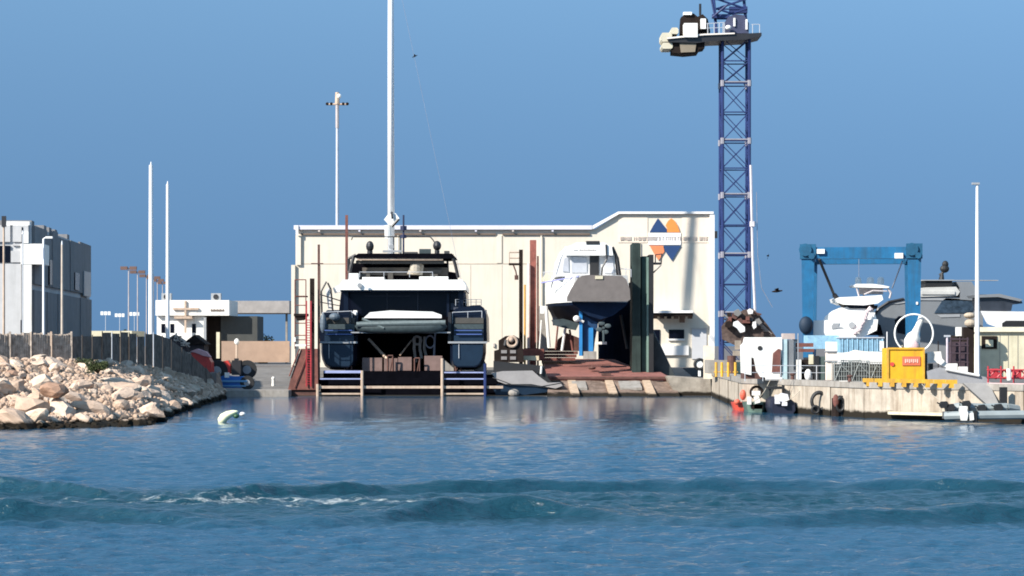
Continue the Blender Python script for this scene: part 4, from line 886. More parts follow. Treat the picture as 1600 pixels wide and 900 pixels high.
# superstructure
Yc = 208
m_ = MB(); m_.loft([[P(x,y,Yc) for x,y in ((868,432),(968,432),(966,404),(956,386),(940,380),(900,380),(884,386),(874,404))],[P(x,y,Yc)+Vector((-.5,6,-.1)) for x,y in ((874,432),(966,432),(964,406),(954,388),(940,383),(902,383),(886,388),(877,406))]]); m_.build('cabin', mat('cabin grey white', (.60,.59,.58), .4, var=.1, scale=2), t)
m_ = MB(); m_.pp([(888,386),(900,379),(944,379),(956,386),(958,399),(884,399)], Yc-.7, .65); m_.build('roof_overhang', white, t)
m_ = MB(); m_.pb(916,376.5,937,382,Yc-.75,1.2); m_.build('roof_hatch', black, t)
m_ = MB(); m_.pb(921.5,399,936,431,Yc-.12,.1); m_.build('cabin_door', black, t)
m_ = MB(); m_.pp([(879,424),(882,404),(888,401),(889,425)], Yc-.1,.08); m_.pp([(893,426),(893,401),(906,401),(917,403),(917,426)], Yc-.1,.08); m_.build('window', mat('pale window', (.42,.43,.46), .1, var=.1), t)  # panes painted pale, reflected light put into the colour
m_ = MB(); m_.pp([(944,427),(946,401),(957,401),(960,427)], Yc-.1,.08); m_.build('window', mat('pale window2', (.5,.5,.52), .15, var=.1), t)
m_ = MB(); m_.path([P(957,386,Yc-.3),P(964,402,Yc-.3),P(968,432,Yc-.3)], .15); m_.path([P(947,382,Yc-.8),P(948,405,Yc-.8),P(941,418,Yc-.8),P(940,430,Yc-.8)], .09); m_.pp([(960,398),(967,402),(971,430),(963,430)],Yc,.8); m_.build('bimini_frame', blk_metal, t)
m_ = MB(); m_.path([P(884,386,Yc),P(876,402,Yc),P(868,428,Yc)], .06); m_.path([P(890,384,Yc-.5),P(892,400,Yc-.5)], .04)
for px in (850,858,866): m_.tube(P(px,440,Yc+3),P(px,424,Yc+3),.035,5)
m_.path([P(848,426,Yc+3),P(868,424,Yc+3)], .035); m_.path([P(970,420,Yc),P(986,421,Yc),P(986,433,Yc)], .04); m_.tube(P(978,433,Yc),P(978,418,Yc),.04,5); m_.build('guard_rail', galv, t)
m_ = MB(); m_.pb(896,389.5,902,391,Yc-.76,.04)
for k in range(8): m_.pb(905+k*3.4,389+(k%2)*.5,907+k*3.4,391.6,Yc-.76,.04)
m_.build('name_lettering', letter, t)
m_ = MB(); m_.pp([(846,436),(850,430),(857,429),(862,433),(860,438),(848,440)],Yc+4,.5); m_.build('deck_gear', cream2, t)
MB().pb(844,478,850,490,Yc,.4).build('bilge_fender', whiteb, t)

# ------------------------------------------------------------------ tower crane
Y = 190.; kx = Y/F
t = T('tower_crane', (PX(1150,Y),Y+1.1,GZ), 'blue lattice tower crane with counter jib standing on the quay', 'crane')
xl_, xr_ = PX(1129,Y), PX(1171,Y); wd = xr_-xl_
def lattice(m_, z0, z1, n, x0, x1, y0, y1, r=.07, rb_=.042):
    for x in (x0,x1):
        for y in (y0,y1): m_.tube((x,y,z0),(x,y,z1),r*1.5,6)
    h = (z1-z0)/n
    for i in range(n):
        a, b_ = z0+i*h, z0+(i+1)*h
        for (p, q_) in (((x0,y0),(x1,y0)),((x0,y1),(x1,y1)),((x0,y0),(x0,y1)),((x1,y0),(x1,y1))):
            m_.tube((*p,a),(*q_,a),rb_*1.3,5); m_.tube((*p,a),(*q_,b_),rb_,5); m_.tube((*p,b_),(*q_,a),rb_,5)
js = [580,490,398,305,220,130,60]
for a, b_ in zip(js, js[1:]):
    m_ = MB(); lattice(m_, PZ(a,Y), PZ(b_,Y), 2, xl_, xr_, Y, Y+wd, .085); m_.build('mast_section', crane_b, t)
m_ = MB()
for j in js[1:-1]:
    z = PZ(j,Y)
    for x in (xl_,xr_):
        for y in (Y,Y+wd): m_.tube((x,y,z-.25),(x,y,z+.25),.17,6)
    m_.tube((xl_,Y,z+.12),(xr_,Y,z+.12),.07,5)
m_.each('joint_collar', mat('pale clamp', (.26,.25,.28), .6), t)
m_ = MB(); m_.path([P(1173,258,Y-.1),P(1176,400,Y-.1),P(1180,492,Y-.1)], .12); m_.tube(P(1176,346,Y-.1),P(1176,354,Y-.1),.25,6); m_.build('riser_pipe', mat('pale pipe', (.6,.56,.58), .5), t)
m_ = MB(); m_.path([P(1182,300,Y),P(1184,400,Y),P(1190,450,Y),P(1207,480,Y)], .035,5); m_.build('cable', wire, t)
# slewing platform and counter jib, swung to the left and towards the viewer
def PJ(px, py, dy=0): return P(px, py, Y-3+dy)
m_ = MB(); m_.pp([(1042,60),(1100,55),(1150,53),(1190,51),(1190,56),(1165,62),(1110,64),(1090,67),(1045,66)], Y-.8, 3.2); m_.build('counter_jib', blk_metal, t)
m_ = MB(); m_.pp([(1042,58.5),(1100,52.5),(1148,51),(1148,53),(1100,55),(1042,61)], Y-.95, .12); m_.build('jib_rail', mat('cream edge', (.75,.68,.6), .6), t)
for (x0,y0,x1,y1), mm in (((1033,51,1050,65),beige),((1034,66.5,1051,76),beige),((1048,43,1060,53),beige)):
    m_ = MB(); m_.pp([(x0+2,y0),(x1-2,y0),(x1,y0+3),(x1,y1-2),(x1-2,y1),(x0+2,y1),(x0,y1-3),(x0,y0+3)], Y-.6, 2.4); m_.each('counterweight', mm, t)
m_ = MB(); m_.pp([(1050,66),(1101,65),(1101,75),(1092,77),(1091,82),(1070,84),(1050,82)], Y-.5, 2.2); m_.build('ballast_hanger', dkbrown, t)
m_ = MB(); m_.pp([(1062,68),(1088,68),(1086,81),(1064,82)], Y-.65, .14); m_.build('ballast_plate', mat('olive brown plate', (.22,.18,.13), .8), t)
MB().pb(1069,36,1090,58,Y-1.1,1.4).build('electric_cabinet', whiteb, t)
m_ = MB(); m_.pp([(1063,44),(1064,27),(1072,21),(1084,21),(1090,26),(1098,22),(1106,30),(1110,50),(1063,56)], Y+.5, 1.2); m_.build('winch_housing', dkbrown, t)
m_ = MB(); m_.pb(1068,18.5,1081,23,Y+.3,.8); m_.pb(1095,29,1103,45,Y-.1,.5); m_.each('lamp_housing', white, t)
MB().tube(P(1094,6,Y),P(1094,24,Y),.1,6).build('aerial', blk_metal, t)
m_ = MB()
for px in (1106,1116,1124,1132,1130): m_.tube(P(px,36,Y-.9),P(px,53,Y-.9),.04,5)
m_.tube(P(1104,37,Y-.9),P(1132,35,Y-.9),.035,5); m_.tube(P(1104,44,Y-.9),P(1132,43,Y-.9),.03,5)
m_.build('guard_rail', galv, t); m_ = MB()
for px in (1176,1187): m_.tube(P(px,38,Y-.7),P(px,52,Y-.7),.035,5)
m_.tube(P(1174,38,Y-.7),P(1187,38,Y-.7),.03,5); m_.build('guard_rail', galv, t)
m_ = MB(); m_.pp([(1132,36),(1138,26),(1150,22),(1163,24),(1170,36),(1170,52),(1132,52)], Y+.2, 1.8); m_.build('operator_cab', mat('cab dark blue', (.05,.055,.10), .5, var=.3), t)
m_ = MB(); m_.ball(P(1138,43,Y-.2),.25,.2,.2); m_.pb(1146,28,1149,41,Y+.05,.12); m_.pb(1165,30,1168,46,Y+.05,.12); m_.build('cab_trim', white, t)
m_ = MB(); zz = PZ(28,Y)   # luffing jib rising away and a-frame
for x in (PX(1120,Y), PX(1168,Y)): m_.tube((x,Y+.4,zz-1.2),(x*.985+.0,Y+3,PZ(-70,Y)),.13,6)
for i in range(6):
    za, zb_ = zz+i*.85, zz+(i+1)*.85; m_.tube((PX(1120,Y),Y+.5+i*.3,za),(PX(1168,Y),Y+.5+i*.3,zb_),.09,5); m_.tube((PX(1168,Y),Y+.5+i*.3,za),(PX(1120,Y),Y+.5+i*.3,zb_),.09,5); m_.tube((PX(1120,Y),Y+.5+i*.3,za),(PX(1168,Y),Y+.5+i*.3,za),.07,5)
m_.tube(P(1112,0,Y),P(1117,26,Y),.09,6); m_.tube(P(1112,0,Y),P(1112,-40,Y),.09,6); m_.tube(P(1113,27,Y),P(1136,8,Y),.1,6); m_.pb(1113,22,1140,28,Y+.3,.5); m_.pb(1140,10,1168,20,Y+.8,.6); m_.build('jib_foot', crane_b, t)
m_ = MB(); m_.box(xl_-1.2,xr_+1.2,Y-1.2,Y+wd+1.2,GZ,GZ+1.1); m_.build('base_block', conc, t)
# scrap heap at crane foot
# crane machinery deck seen above the white hut
t = T('crane_foot_machinery', (PX(1165,187),188,GZ), 'dark brown tarpaulin covered machinery around the foot of the crane', 'machinery')
brt = mat('brown tarpaulin', (.10,.072,.062), .95, var=.5, scale=3, dirt=(.03,.025,.025), damt=.8, streak=False)
m_ = MB(); m_.loft([[P(x,y,187+dy) for x,y in ((1160,545),(1128,530),(1127,510),(1136,499),(1152,490),(1162,484),(1176,482),(1186,491),(1199,507),(1212,525),(1212,545))] for dy in (0,3.2)]); m_.build('tarpaulin', brt, t)
r = random.Random(17)
for k in range(16):
    x0 = r.uniform(1130,1188); y0 = 524-r.uniform(2,1)*(14 if x0 > 1180 else 20); m_ = MB()
    if k%3 == 0: m_.pb(x0,y0,x0+r.uniform(4,12),y0+r.uniform(3,9),186.6-r.random()*.5,.6)
    elif k%3 == 1: m_.tube(P(x0,y0,186.7),P(x0+r.uniform(8,18),y0+r.uniform(-4,10),186.6),r.uniform(.05,.12),6)
    else: m_.pp([(x0,y0),(x0+6,y0-3),(x0+11,y0+4),(x0+5,y0+9),(x0-1,y0+6)],186.5-r.random()*.3,.6)
    m_.build('machine_part', r.choice([dkbrown, rust_d, blk_metal, mat('oily grey', (.18,.17,.16), .6), rust]), t)
m_ = MB()
for k in range(5): m_.tube(P(1180+k*3,497+k*5,186.9),P(1206-k,522-k*1.0,186.9),.04,4)
m_.build('lashing', mat('lashing rope', (.3,.25,.22), .8), t)
m_ = MB(); m_.pp([(1147,503),(1153,501),(1158,506),(1164,511),(1164,518),(1157,520),(1152,513),(1146,509)], 185.8, .5); m_.build('white_sack', offwhite, label='white sack lying on the dark heap by the crane foot', cat='sack')
m_ = MB(); m_.pp([(1168,485),(1172,482),(1177,485),(1176,490),(1170,491)], 186.2, .4); m_.build('white_float', offwhite, label='white float high on the heap right beside the crane leg', cat='float')
m_ = MB(); m_.pp([(1177,503),(1181,502),(1182,511),(1178,514),(1176,509)], 185.8, .4); m_.build('white_float', offwhite, label='small upright white float on the heap right of the crane', cat='float')

# ------------------------------------------------------------------ travel lift
Y = 180.; ang = math.atan2(PX(1345,Y), Y)
Ml = Matrix.Translation((PX(1345,Y),Y,0))@Matrix.Rotation(-ang, 4, 'Z')
hw = 92*Y/F/1.0; zt = PZ(382,Y)
t = T('travel_lift', (PX(1345,Y),Y+6,GZ), 'blue boat hoist gantry on the quay', 'boat hoist')
def lx(px): return (px-1345)*Y/F
for y in (0, 12):
    MB().box(lx(1275),lx(1415),y,y+.9,PZ(404,Y),PZ(386,Y)).xf(Ml).build('cross_beam', lift_b, t)
    for x0,x1 in ((1253,1273),(1417,1438)):
        m_ = MB(); a, b_ = lx(x0), lx(x1); z0 = GZ+1.3; z1 = PZ(402,Y)
        m_.add([(a+.12,y,z0),(b_-.12,y,z0),(b_-.12,y+.9,z0),(a+.12,y+.9,z0),(a,y,z1),(b_,y,z1),(b_,y+.9,z1),(a,y+.9,z1)], [(0,3,2,1),(4,5,6,7),(0,1,5,4),(1,2,6,5),(2,3,7,6),(3,0,4,7)])
        m_.xf(Ml).build('leg', lift_b, t)
        m_ = MB(); cx = (a+b_)/2; m_.box(cx-.62,cx+.62,y-.12,y+1.0,PZ(404,Y),PZ(381,Y)); m_.tube((cx-.2,y-.3,PZ(390,Y)),(cx-.2,y+1.1,PZ(390,Y)),.5,12); m_.tube((cx+.3,y-.35,PZ(400,Y)),(cx+.3,y+1.1,PZ(400,Y)),.25,8)
        m_.xf(Ml).build('corner_joint', lift_d, t)
        w_ = MB().tube((cx-.35,y+.4,GZ+.75),(cx+.35,y+.4,GZ+.75),.75,20).xf(Ml).build('wheel', black, t)
        MB().tube((cx-.38,y+.4,GZ+.75),(cx+.38,y+.4,GZ+.75),.32,12).xf(Ml).build('rim', lift_b, w_)
for x0,x1 in ((1254,1272),(1418,1437)):
    m_ = MB(); m_.box(lx(x0),lx(x1),1.1,11.9,PZ(402,Y),PZ(388,Y)); m_.xf(Ml).build('side_beam', lift_b, t)
    m_ = MB(); m_.box(lx(x0)+.1,lx(x1)-.1,.95,11.95,GZ+1.3,GZ+2.0); m_.xf(Ml).build('bottom_beam', lift_b, t)
MB().ball(Ml@Vector((lx(1260),-.1,PZ(508,Y))), .55,.4,.7,18,12).build('hub_cover', mat('hub navy', (.004,.018,.04), .7), t, smooth=True)
m_ = MB(); m_.box(lx(1277),lx(1289),-.25,-.02,PZ(396,Y),PZ(389,Y)); m_.box(lx(1397),lx(1410),-.25,-.02,PZ(404,Y),PZ(396,Y)); m_.box(lx(1430),lx(1433),-.1,-.02,PZ(476,Y),PZ(472,Y)); m_.xf(Ml).each('white_plate', white, t)
m_ = MB(); m_.path([P(1280,405,Y),P(1303,460,Y+2),P(1316,478,Y+2)], .12); m_.path([P(1303,460,Y+2),P(1322,484,Y+2)], .2); m_.build('sling', blk_metal, t)
m_ = MB(); m_.path([P(1410,408,Y),P(1394,450,Y+2)], .06); m_.path([P(1342,402,Y+6),P(1342,438,Y+6)], .03); m_.build('hoist_cable', wire, t)

# white motor yacht in the lift
Y = 181.3
t = T('white_yacht', (PX(1330,Y),Y+2,GZ+1), 'white flybridge yacht hanging under the blue boat hoist', 'motor yacht')
m_ = MB(); m_.loft([[P(x,y,Y+dy) for x,y in ((1263+k,501),(1300,500),(1372,499),(1370,516),(1350,526),(1300,528),(1264+k,523))] for dy,k in ((0,0),(2,-1),(4.2,6))]); m_.build('hull', white, t)
m_ = MB(); m_.loft([[P(x,y,Y+dy) for x,y in ((1286,500.5),(1290,494),(1300,486),(1312,481),(1328,479),(1352,479),(1366,484),(1370,500))] for dy in (.3,3.6)]); m_.build('cabin', white, t)
m_ = MB(); m_.pp([(1306,467),(1312,464.5),(1345,463),(1378,461),(1380,468),(1372,474),(1350,477),(1318,476),(1308,472)], Y-.1, 3.6); m_.build('flybridge', white, t)
m_ = MB(); m_.pp([(1320,476.5),(1372,477),(1370,483),(1350,482),(1328,482)], Y+.2, .3); m_.build('windscreen', darkglass, t)
m_ = MB(); m_.pp([(1334,446),(1338,443.5),(1372,443.5),(1390,448),(1388,450),(1336,448.5)], Y+.6, 2.6); m_.build('hardtop', white, t)
m_ = MB(); m_.path([P(1338,448,Y+.8),P(1342,463,Y+.8)], .07); m_.path([P(1386,448,Y+.8),P(1392,458,Y+.8),P(1390,466,Y+.8)], .09); m_.path([P(1345,448,Y+2.8),P(1350,463,Y+2.8)], .06); m_.path([P(1350,460,Y+.6),P(1364,454,Y+.6),P(1386,455,Y+.6)], .06); m_.pb(1342,450,1380,460,Y+2.6,.15); m_.each('arch', mat('arch pinkish grey', (.5,.45,.45), .5), t)
for px, rr in ((1341,.26),(1360,.30),(1376,.28)): m_ = MB(); m_.tube(P(px,444,Y+1.6),P(px,436,Y+1.6),rr,12,rr*.92); m_.ball(P(px,435.5,Y+1.6),rr*.9,rr*.9,.16,14,6); m_.build('dome', white, t, smooth=False)
m_ = MB(); m_.pb(1355,473,1366,484,Y+.1,.3); m_.build('helm_seat', dkbrown, t)
m_ = MB(); m_.pp([(1299,510),(1302,505),(1312,505),(1310,510),(1318,512),(1300,514)], Y-.06,.05); m_.build('hull_mark', grey_w, t); MB().tube(P(1331,508,Y-.1),P(1331,508,Y+.1),.25,14).build('porthole', grey_w, t)
r = random.Random(31); m_ = MB()
for k in range(9): c = P(1338+k*2.4+r.uniform(-2,2), 520-k*4.6, Y-.35); m_.loft([[c+Vector((r.uniform(.5,1.1)*rr_*math.cos(a), dy_, r.uniform(.5,1.1)*rr_*math.sin(a))) for a in [q_*.785 for q_ in range(8)]] for dy_, rr_ in ((-.1,.14),(.0,.26),(.2,.2))])
m_.build('bundled_canvas', mat('pink white canvas', (.66,.55,.55), .9, var=.25, scale=5), t)
# grey yacht behind
Y = 198.
t = T('grey_yacht', (PX(1450,Y),Y+3,GZ+1), 'large slate grey motor yacht standing behind the boat hoist', 'motor yacht')
m_ = MB(); m_.loft([[P(x,y,Y+dy)+Vector((0,0,0)) for x,y in ((1364,500),(1368,490),(1376,480),(1390,473),(1410,467),(1440,463),(1480,463),(1528,467),(1536,490),(1536,512),(1532,556),(1400,562),(1382,545),(1370,520))] for dy in (0,6)]); m_.build('hull', grey_y, t)
m_ = MB(); m_.loft([[P(x,y,Y+dy) for x,y in ((1346,524),(1350,512),(1358,506),(1368,504),(1376,508),(1380,524))] for dy in (-1.6,-.6)]); m_.build('bow_fender', shade_black, t)
m_ = MB(); m_.path([P(1366,492,Y-.1),P(1373,482,Y-.1),P(1388,472,Y-.1),P(1412,467,Y-.1)], .13); m_.build('bow_rubbing_strake', blk_metal, t)
m_ = MB(); m_.pp([(1388,474),(1400,470),(1440,465),(1528,467),(1528,470),(1440,469),(1402,475)], Y-.08, .3); m_.build('sheer_rail', grey_w, t)
m_ = MB(); m_.pp([(1398,500),(1404,494),(1430,492),(1432,510),(1424,524),(1402,520)], Y-.05, .1); m_.build('hull_window', darkglass, t)
m_ = MB(); m_.pb(1440,455,1492,460,Y-.3,5); m_.pp([(1438,452),(1446,449),(1494,448),(1500,456),(1496,462),(1438,464)], Y-.2, 5.5); m_.build('coachroof', mat('pale grey roof', (.50,.49,.46), .4), t)
m_ = MB(); m_.pb(1441,437,1491,438.5,Y-.3,4); m_.build('hardtop', grey_w, t)
MB().pb(1446,439,1488,448,Y-.1,3.5).build('bridge_window', black, t)
m_ = MB(); m_.pp([(1460,489),(1472,470),(1478,466),(1522,468),(1520,486),(1505,489)], Y-.08, .1); m_.build('side_window', mat('blue grey glass', (.035,.055,.08), .15, var=.5, scale=2), t)
m_ = MB(); m_.pp([(1494,440),(1518,440),(1526,452),(1528,470),(1500,468),(1500,450)], Y-.15, 4); m_.build('aft_tower', grey_y, t)
m_ = MB(); m_.pp([(1464,492),(1500,491),(1500,495),(1470,496)], Y-.06, .06); m_.pb(1480,437.5,1560,438.6,Y+3,1.); m_.build('trim', grey_w, t)
m_ = MB(); m_.tube(P(1471,437,Y),P(1472,426,Y),.25,8,.12); m_.ball(P(1476,420,Y),.4,.3,.35); m_.ball(P(1477,413,Y),.28,.25,.32); m_.tube(P(1468,430,Y),P(1480,420,Y),.12,6); m_.build('radar_mast', black, t)
# third boat, right edge
Y = 190.
t = T('white_dark_yacht', (PX(1590,Y),Y+3,GZ+1), 'white hulled yacht with dark swept hardtop at the right edge', 'motor yacht')
m_ = MB(); m_.loft([[P(x,y,Y+dy) for x,y in ((1532,486),(1690,488),(1690,512),(1560,512),(1542,506))] for dy in (0,4)]); m_.build('hull', offwhite, t)
m_ = MB(); m_.pp([(1566,505),(1572,501),(1690,501),(1690,510),(1566,510)], Y-.06, .1); m_.build('hull_window', black, t)
m_ = MB(); m_.pp([(1531,460),(1560,460),(1596,470),(1598,474),(1582,476),(1580,486),(1534,486),(1530,472)], Y+.4, 3); m_.build('superstructure', mat('dark slate', (.03,.035,.045), .3, var=.3), t)
m_ = MB(); m_.pp([(1524,461),(1562,459),(1598,468),(1594,471),(1560,464),(1526,465)], Y+.1, 3.6); m_.build('hardtop', grey_y, t)

# ------------------------------------------------------------------ beige quay building, right
Y = 165.
t = T('beige_office', (PX(1570,Y),Y+3,GZ), 'old beige flat roofed hut at the right edge of the quay', 'building')
m_ = MB(); m_.pb(1524,518,1800,590,Y,6); m_.build('wall', cream2, t)
m_ = MB(); m_.pb(1521,511,1800,518.5,Y-.25,6.4); m_.build('roof', mat('cream roof edge', (.72,.66,.50), .8), t)
w_ = MB().pb(1534,525,1558,545,Y-.08,.07).build('window', dkbrown, t); MB().pb(1540,531,1552,542,Y-.12,.03).build('pale_blind', cream2, w_)  # pale panel set in the window
m_ = MB(); m_.pb(1497,511,1506,525,Y-.3,1); m_.build('wall_box', whiteb, t)
m_ = MB()
for px in (1562,1575,1590): m_.pb(px,522,px+.6,588,Y-.03,.02)
m_.build('panel_joint', conc, t)
m_ = MB(); m_.pb(1497,524,1524,590,Y+.6,3); m_.build('dark_porch', dkbrown, t)
t = T('stacked_sacks', (PX(1515,163),163,GZ), 'two tan canvas rolls stacked on a dark stand left of the beige hut', 'stack')
m_ = MB(); m_.ball(P(1515,493,163),.42,.4,.22); m_.ball(P(1516,505,163),.42,.4,.3); m_.build('roll', mat('tan canvas', (.40,.33,.25), .9), t); MB().pb(1506,511,1522,590,163,.8).build('stand', dkbrown, t)
m_ = MB(); 
for px in (1486,1500,1512): m_.tube((PX(px,158),158,GZ),P(px,527,158),.06,5)
for yy in (530,540,552,566): m_.tube(P(1484,yy,158),P(1514,yy,158),.05,5)
m_.pb(1486,534,1512,574,158.4,1.5); m_.build('dark_rack', mat('plum rack', (.05,.03,.04), .8, var=.4), label='dark plum coloured rack left of the beige hut', cat='rack')
pole('thin_post', 1480, 526, 152, .07, .07, mat('lilac grey post', (.55,.48,.52), .6), 'short lilac grey post before the dark rack', 'post', head=lambda t, b_: MB().box(b_.x-.2,b_.x+.2,b_.y-.1,b_.y+.1,b_.z-.02,b_.z+.1).build('cap', galv, t))

# ------------------------------------------------------------------ clutter on the quay
Y = 152.
t = T('white_hut', (PX(1190,Y),Y+1.2,GZ), 'white box hut with a small dark porthole left of the blue grey cabinet', 'hut')
m_ = MB(); m_.pp([(1166,536),(1168,527),(1222,527),(1222,545),(1218,590),(1198,590),(1188,589),(1182,580),(1178,560),(1174,558),(1174,586),(1163,584),(1162,540)], Y, 2.4); m_.build('shell', whiteb, t)
MB().tube(P(1187.5,544,Y-.02),P(1187.5,544,Y+.1),.16,12).build('porthole', black, t)
m_ = MB(); m_.pp([(1208,552),(1216,545),(1220,546),(1219,582),(1206,582)], Y-.08, .07); m_.build('rusty_door', rust, t)
m_ = MB(); m_.pb(1162,583,1222,592,Y+.2,2); m_.pb(1176,560,1184,588,Y+.3,1); m_.build('plinth', rust_d, t)
m_ = MB(); m_.tube(P(1196,592,Y),P(1222,592,Y),.12,6); m_.build('hose', offwhite, t)
t = T('blue_grey_cabinet', (PX(1232,Y),Y,GZ), 'tall pale blue and grey cabinet right of the white hut', 'cabinet')
MB().pb(1222,530,1230,594,Y+.1,1).build('door', mat('pale blue paint', (.38,.50,.52), .5), t); MB().pb(1230.2,531,1240,594,Y+.2,1).build('side', mat('slate grey', (.16,.17,.18), .6), t)
MB().pb(1224,521,1242,530,Y+.4,1.2).build('roof', mat('tan roof', (.40,.33,.30), .8), t)
t = T('white_locker', (PX(1244,Y),Y,GZ), 'narrow white locker standing behind the rusty rack', 'locker')
MB().pb(1239,532,1247,578,Y+2,.8).build('body', whiteb, t); MB().pb(1238,530,1248,532,Y+1.9,1).build('lid', grey_w, t)
t = T('rusty_rack', (PX(1260,Y),Y,GZ), 'rusty brown rack with pallets between white locker and dark cabinet', 'rack')
m_ = MB(); m_.pb(1247,536,1271,542,Y,1.4); m_.pb(1248,545,1272,550,Y,1.4); m_.each('shelf', rust, t)
m_ = MB(); m_.pb(1252,562,1270,574,Y+.3,1.2); m_.pb(1253,577,1268,594,Y+.3,1.2); m_.build('crate', dkbrown, t)
m_ = MB(); m_.pb(1245,562,1252,594,Y-.1,.3); m_.build('white_leg', whiteb, t); MB().pb(1264,554,1271,569,Y-.1,.2).build('cream_panel', cream2, t)
m_ = MB(); m_.ball(P(1263,586,Y-.2),.25,.25,.4); m_.build('sack', offwhite, t)
t = T('dark_cabinet', (PX(1282,Y),Y,GZ), 'black and green control cabinet left of the white pillar', 'cabinet')
MB().pb(1272,556,1280,597,Y-.5,.8).build('door', black, t); MB().pb(1280,557,1291,597,Y-.4,.8).build('side', mat('dull green', (.07,.10,.09), .7), t)
t = T('white_pillar', (PX(1301,148),148,GZ), 'cream white square pillar at the middle of the quay', 'pillar')
m_ = MB(); m_.pb(1292,534,1308,597,148,.7); m_.build('shaft', mat('cream paint', (.78,.68,.58), .7, dirt=(.6,.4,.25), damt=.35), t)
m_ = MB(); m_.pb(1291,548,1309,550,147.9,.8); m_.pb(1291,563,1309,565,147.9,.8); m_.build('band', grey_w, t); MB().pb(1290,594,1310,600,147.8,.9).build('base', rust_d, t)
# light blue corrugated tank
t = T('blue_container', (PX(1340,156),156,GZ), 'pale blue corrugated container under the white yacht', 'container')
m_ = MB()
for k in range(18): m_.pb(1311+k*3.9,528,1313.8+k*3.9,551,156-(.06 if k%2 else 0),2.4)
m_.build('corrugated_wall', tarp_b, t); MB().pb(1310,526.5,1382,528.4,155.9,2.6).build('top_rail', galv, t); MB().pb(1310,551,1382,590,156,2.3).build('lower_wall', offwhite, t)
m_ = MB(); m_.pb(1262,524,1311,545,157,2.2); m_.build('blue_crate', tarp_b, label='pale blue crate left of the corrugated container', cat='crate')
m_ = MB(); m_.pp([(1312,552),(1330,550),(1338,547),(1352,549),(1388,550),(1388,563),(1312,563)], 153, 1.0); m_.build('white_pipe_bundle', whiteb, label='white wrapped bundle lying along the top of the grey net pile', cat='bundle')
m_ = MB(); m_.pb(1376,533,1381,548,152,.4); m_.build('white_drum', whiteb, label='small white upright drum left of the yellow container', cat='drum')
cage_in = mat('cage netting', (.075,.08,.078), .95, var=.7, scale=7)
for k, (x0,x1,y0,Yc_,lb) in enumerate(((1304,1330,566,146.5,'grey wire cage at the left end of the stacked cages'),(1331,1358,564,145.5,'grey wire cage in the middle of the stacked cages'),(1359,1386,566,144.6,'grey wire cage right at the side of the yellow container'),(1318,1345,563,148.6,'grey wire cage behind the front row of cages'))):
    t = T('wire_cage', (PX((x0+x1)/2,Yc_),Yc_+.5,GZ), lb, 'cage', 'wire cages on the quay')
    a, b_ = PX(x0,Yc_), PX(x1,Yc_); zt_ = PZ(y0,Yc_)
    MB().box(a+.06,b_-.06,Yc_+.06,Yc_+1.1,GZ+.05,zt_-.12).build('netting', cage_in, t)
    m_ = MB()
    for q_ in range(8): xx = a+(b_-a)*q_/7; m_.tube((xx,Yc_,GZ),(xx,Yc_,zt_),.018 if 0<q_<7 else .035,4)
    for q_ in range(5): zz_ = GZ+.05+(zt_-GZ-.05)*q_/4; m_.tube((a,Yc_,zz_),(b_,Yc_,zz_),.02,4)
    m_.tube((a,Yc_+1.1,GZ),(a,Yc_+1.1,zt_),.03,4); m_.tube((b_,Yc_+1.1,GZ),(b_,Yc_+1.1,zt_),.03,4); m_.tube((a,Yc_,zt_),(a,Yc_+1.1,zt_),.03,4); m_.tube((b_,Yc_,zt_),(b_,Yc_+1.1,zt_),.03,4)
    m_.path([(a,Yc_-.03,GZ),(a+(b_-a)*.4,Yc_-.03,zt_-.2),(b_,Yc_-.03,GZ+.5)], .03, 4); m_.build('frame', mat('dull cage wire', (.24,.26,.25), .7), t)
m_ = MB(); m_.pb(1313,595,1325,599,143.2,.5); m_.build('white_plank', whiteb, label='short white plank at the foot of the net pile', cat='plank')
# yellow container
Y = 142.
t = T('yellow_container', (PX(1416,Y),Y+1,GZ), 'yellow steel container with a red label on the quay edge', 'container')
MB().pb(1387,544,1444,600,Y,2.2).build('body', amber, t)
m_ = MB()
for a in ((1386,543,1445,546),(1386,597,1445,601),(1386,546,1389,597),(1442,546,1445,597)): m_.pb(*a,Y-.08,.07)
m_.build('frame', yellow, t)
MB().pb(1410,557,1438,571,Y-.06,.05).build('label_plate', mat('faded red', (.62,.14,.07), .6), t)
m_ = MB()
for k in range(7): m_.pb(1414+k*3.1,561,1415.9+k*3.1,567-(k%2),Y-.09,.02)
m_.build('label_lettering', mat('pale red', (.85,.5,.4), .6), t)
MB().tube(P(1394,569,Y-.06),P(1394,569,Y+.02),.13,8).build('warning_mark', redp, t)
m_ = MB(); m_.pb(1410,601,1418,603.5,Y,2); m_.build('skid', dkbrown, t)
m_ = MB(); m_.pb(1445.5,552,1449,600,Y+.2,2); m_.build('side_door', black, t)
# yellow kerb blocks and posts
for i in range(8):
    px = 1357+i*18.6; Yk = 139.6-i*.85
    m_ = MB(); a = (PX(px,Yk)); m_.box(a-.32,a+.32,Yk,Yk+.25,GZ+.08,GZ+.32); m_.box(a-.12,a+.12,Yk-.02,Yk+.3,GZ-.16,GZ+.08); m_.build('yellow_kerb_block', yellow, label='yellow kerb block on the quay edge, %s from the left of the row' % ['first','second','third','fourth','fifth','sixth','seventh','last'][i], cat='kerb block', group='yellow kerb blocks')
for i, px in enumerate((1119,1128,1138,1149)):
    m_ = MB(); c = Vector((PX(px,170),170,GZ)); m_.tube(c, Vector((c.x,c.y,PZ(566,170))), .10, 8); m_.tube(c+Vector((-.18,0,.35)),c+Vector((.18,0,.35)),.05,6); m_.build('yellow_post', yellow, label='yellow bollard post on the quay corner, %s from the left of four' % ['first','second','third','fourth'][i], cat='bollard', group='yellow posts on the quay corner')
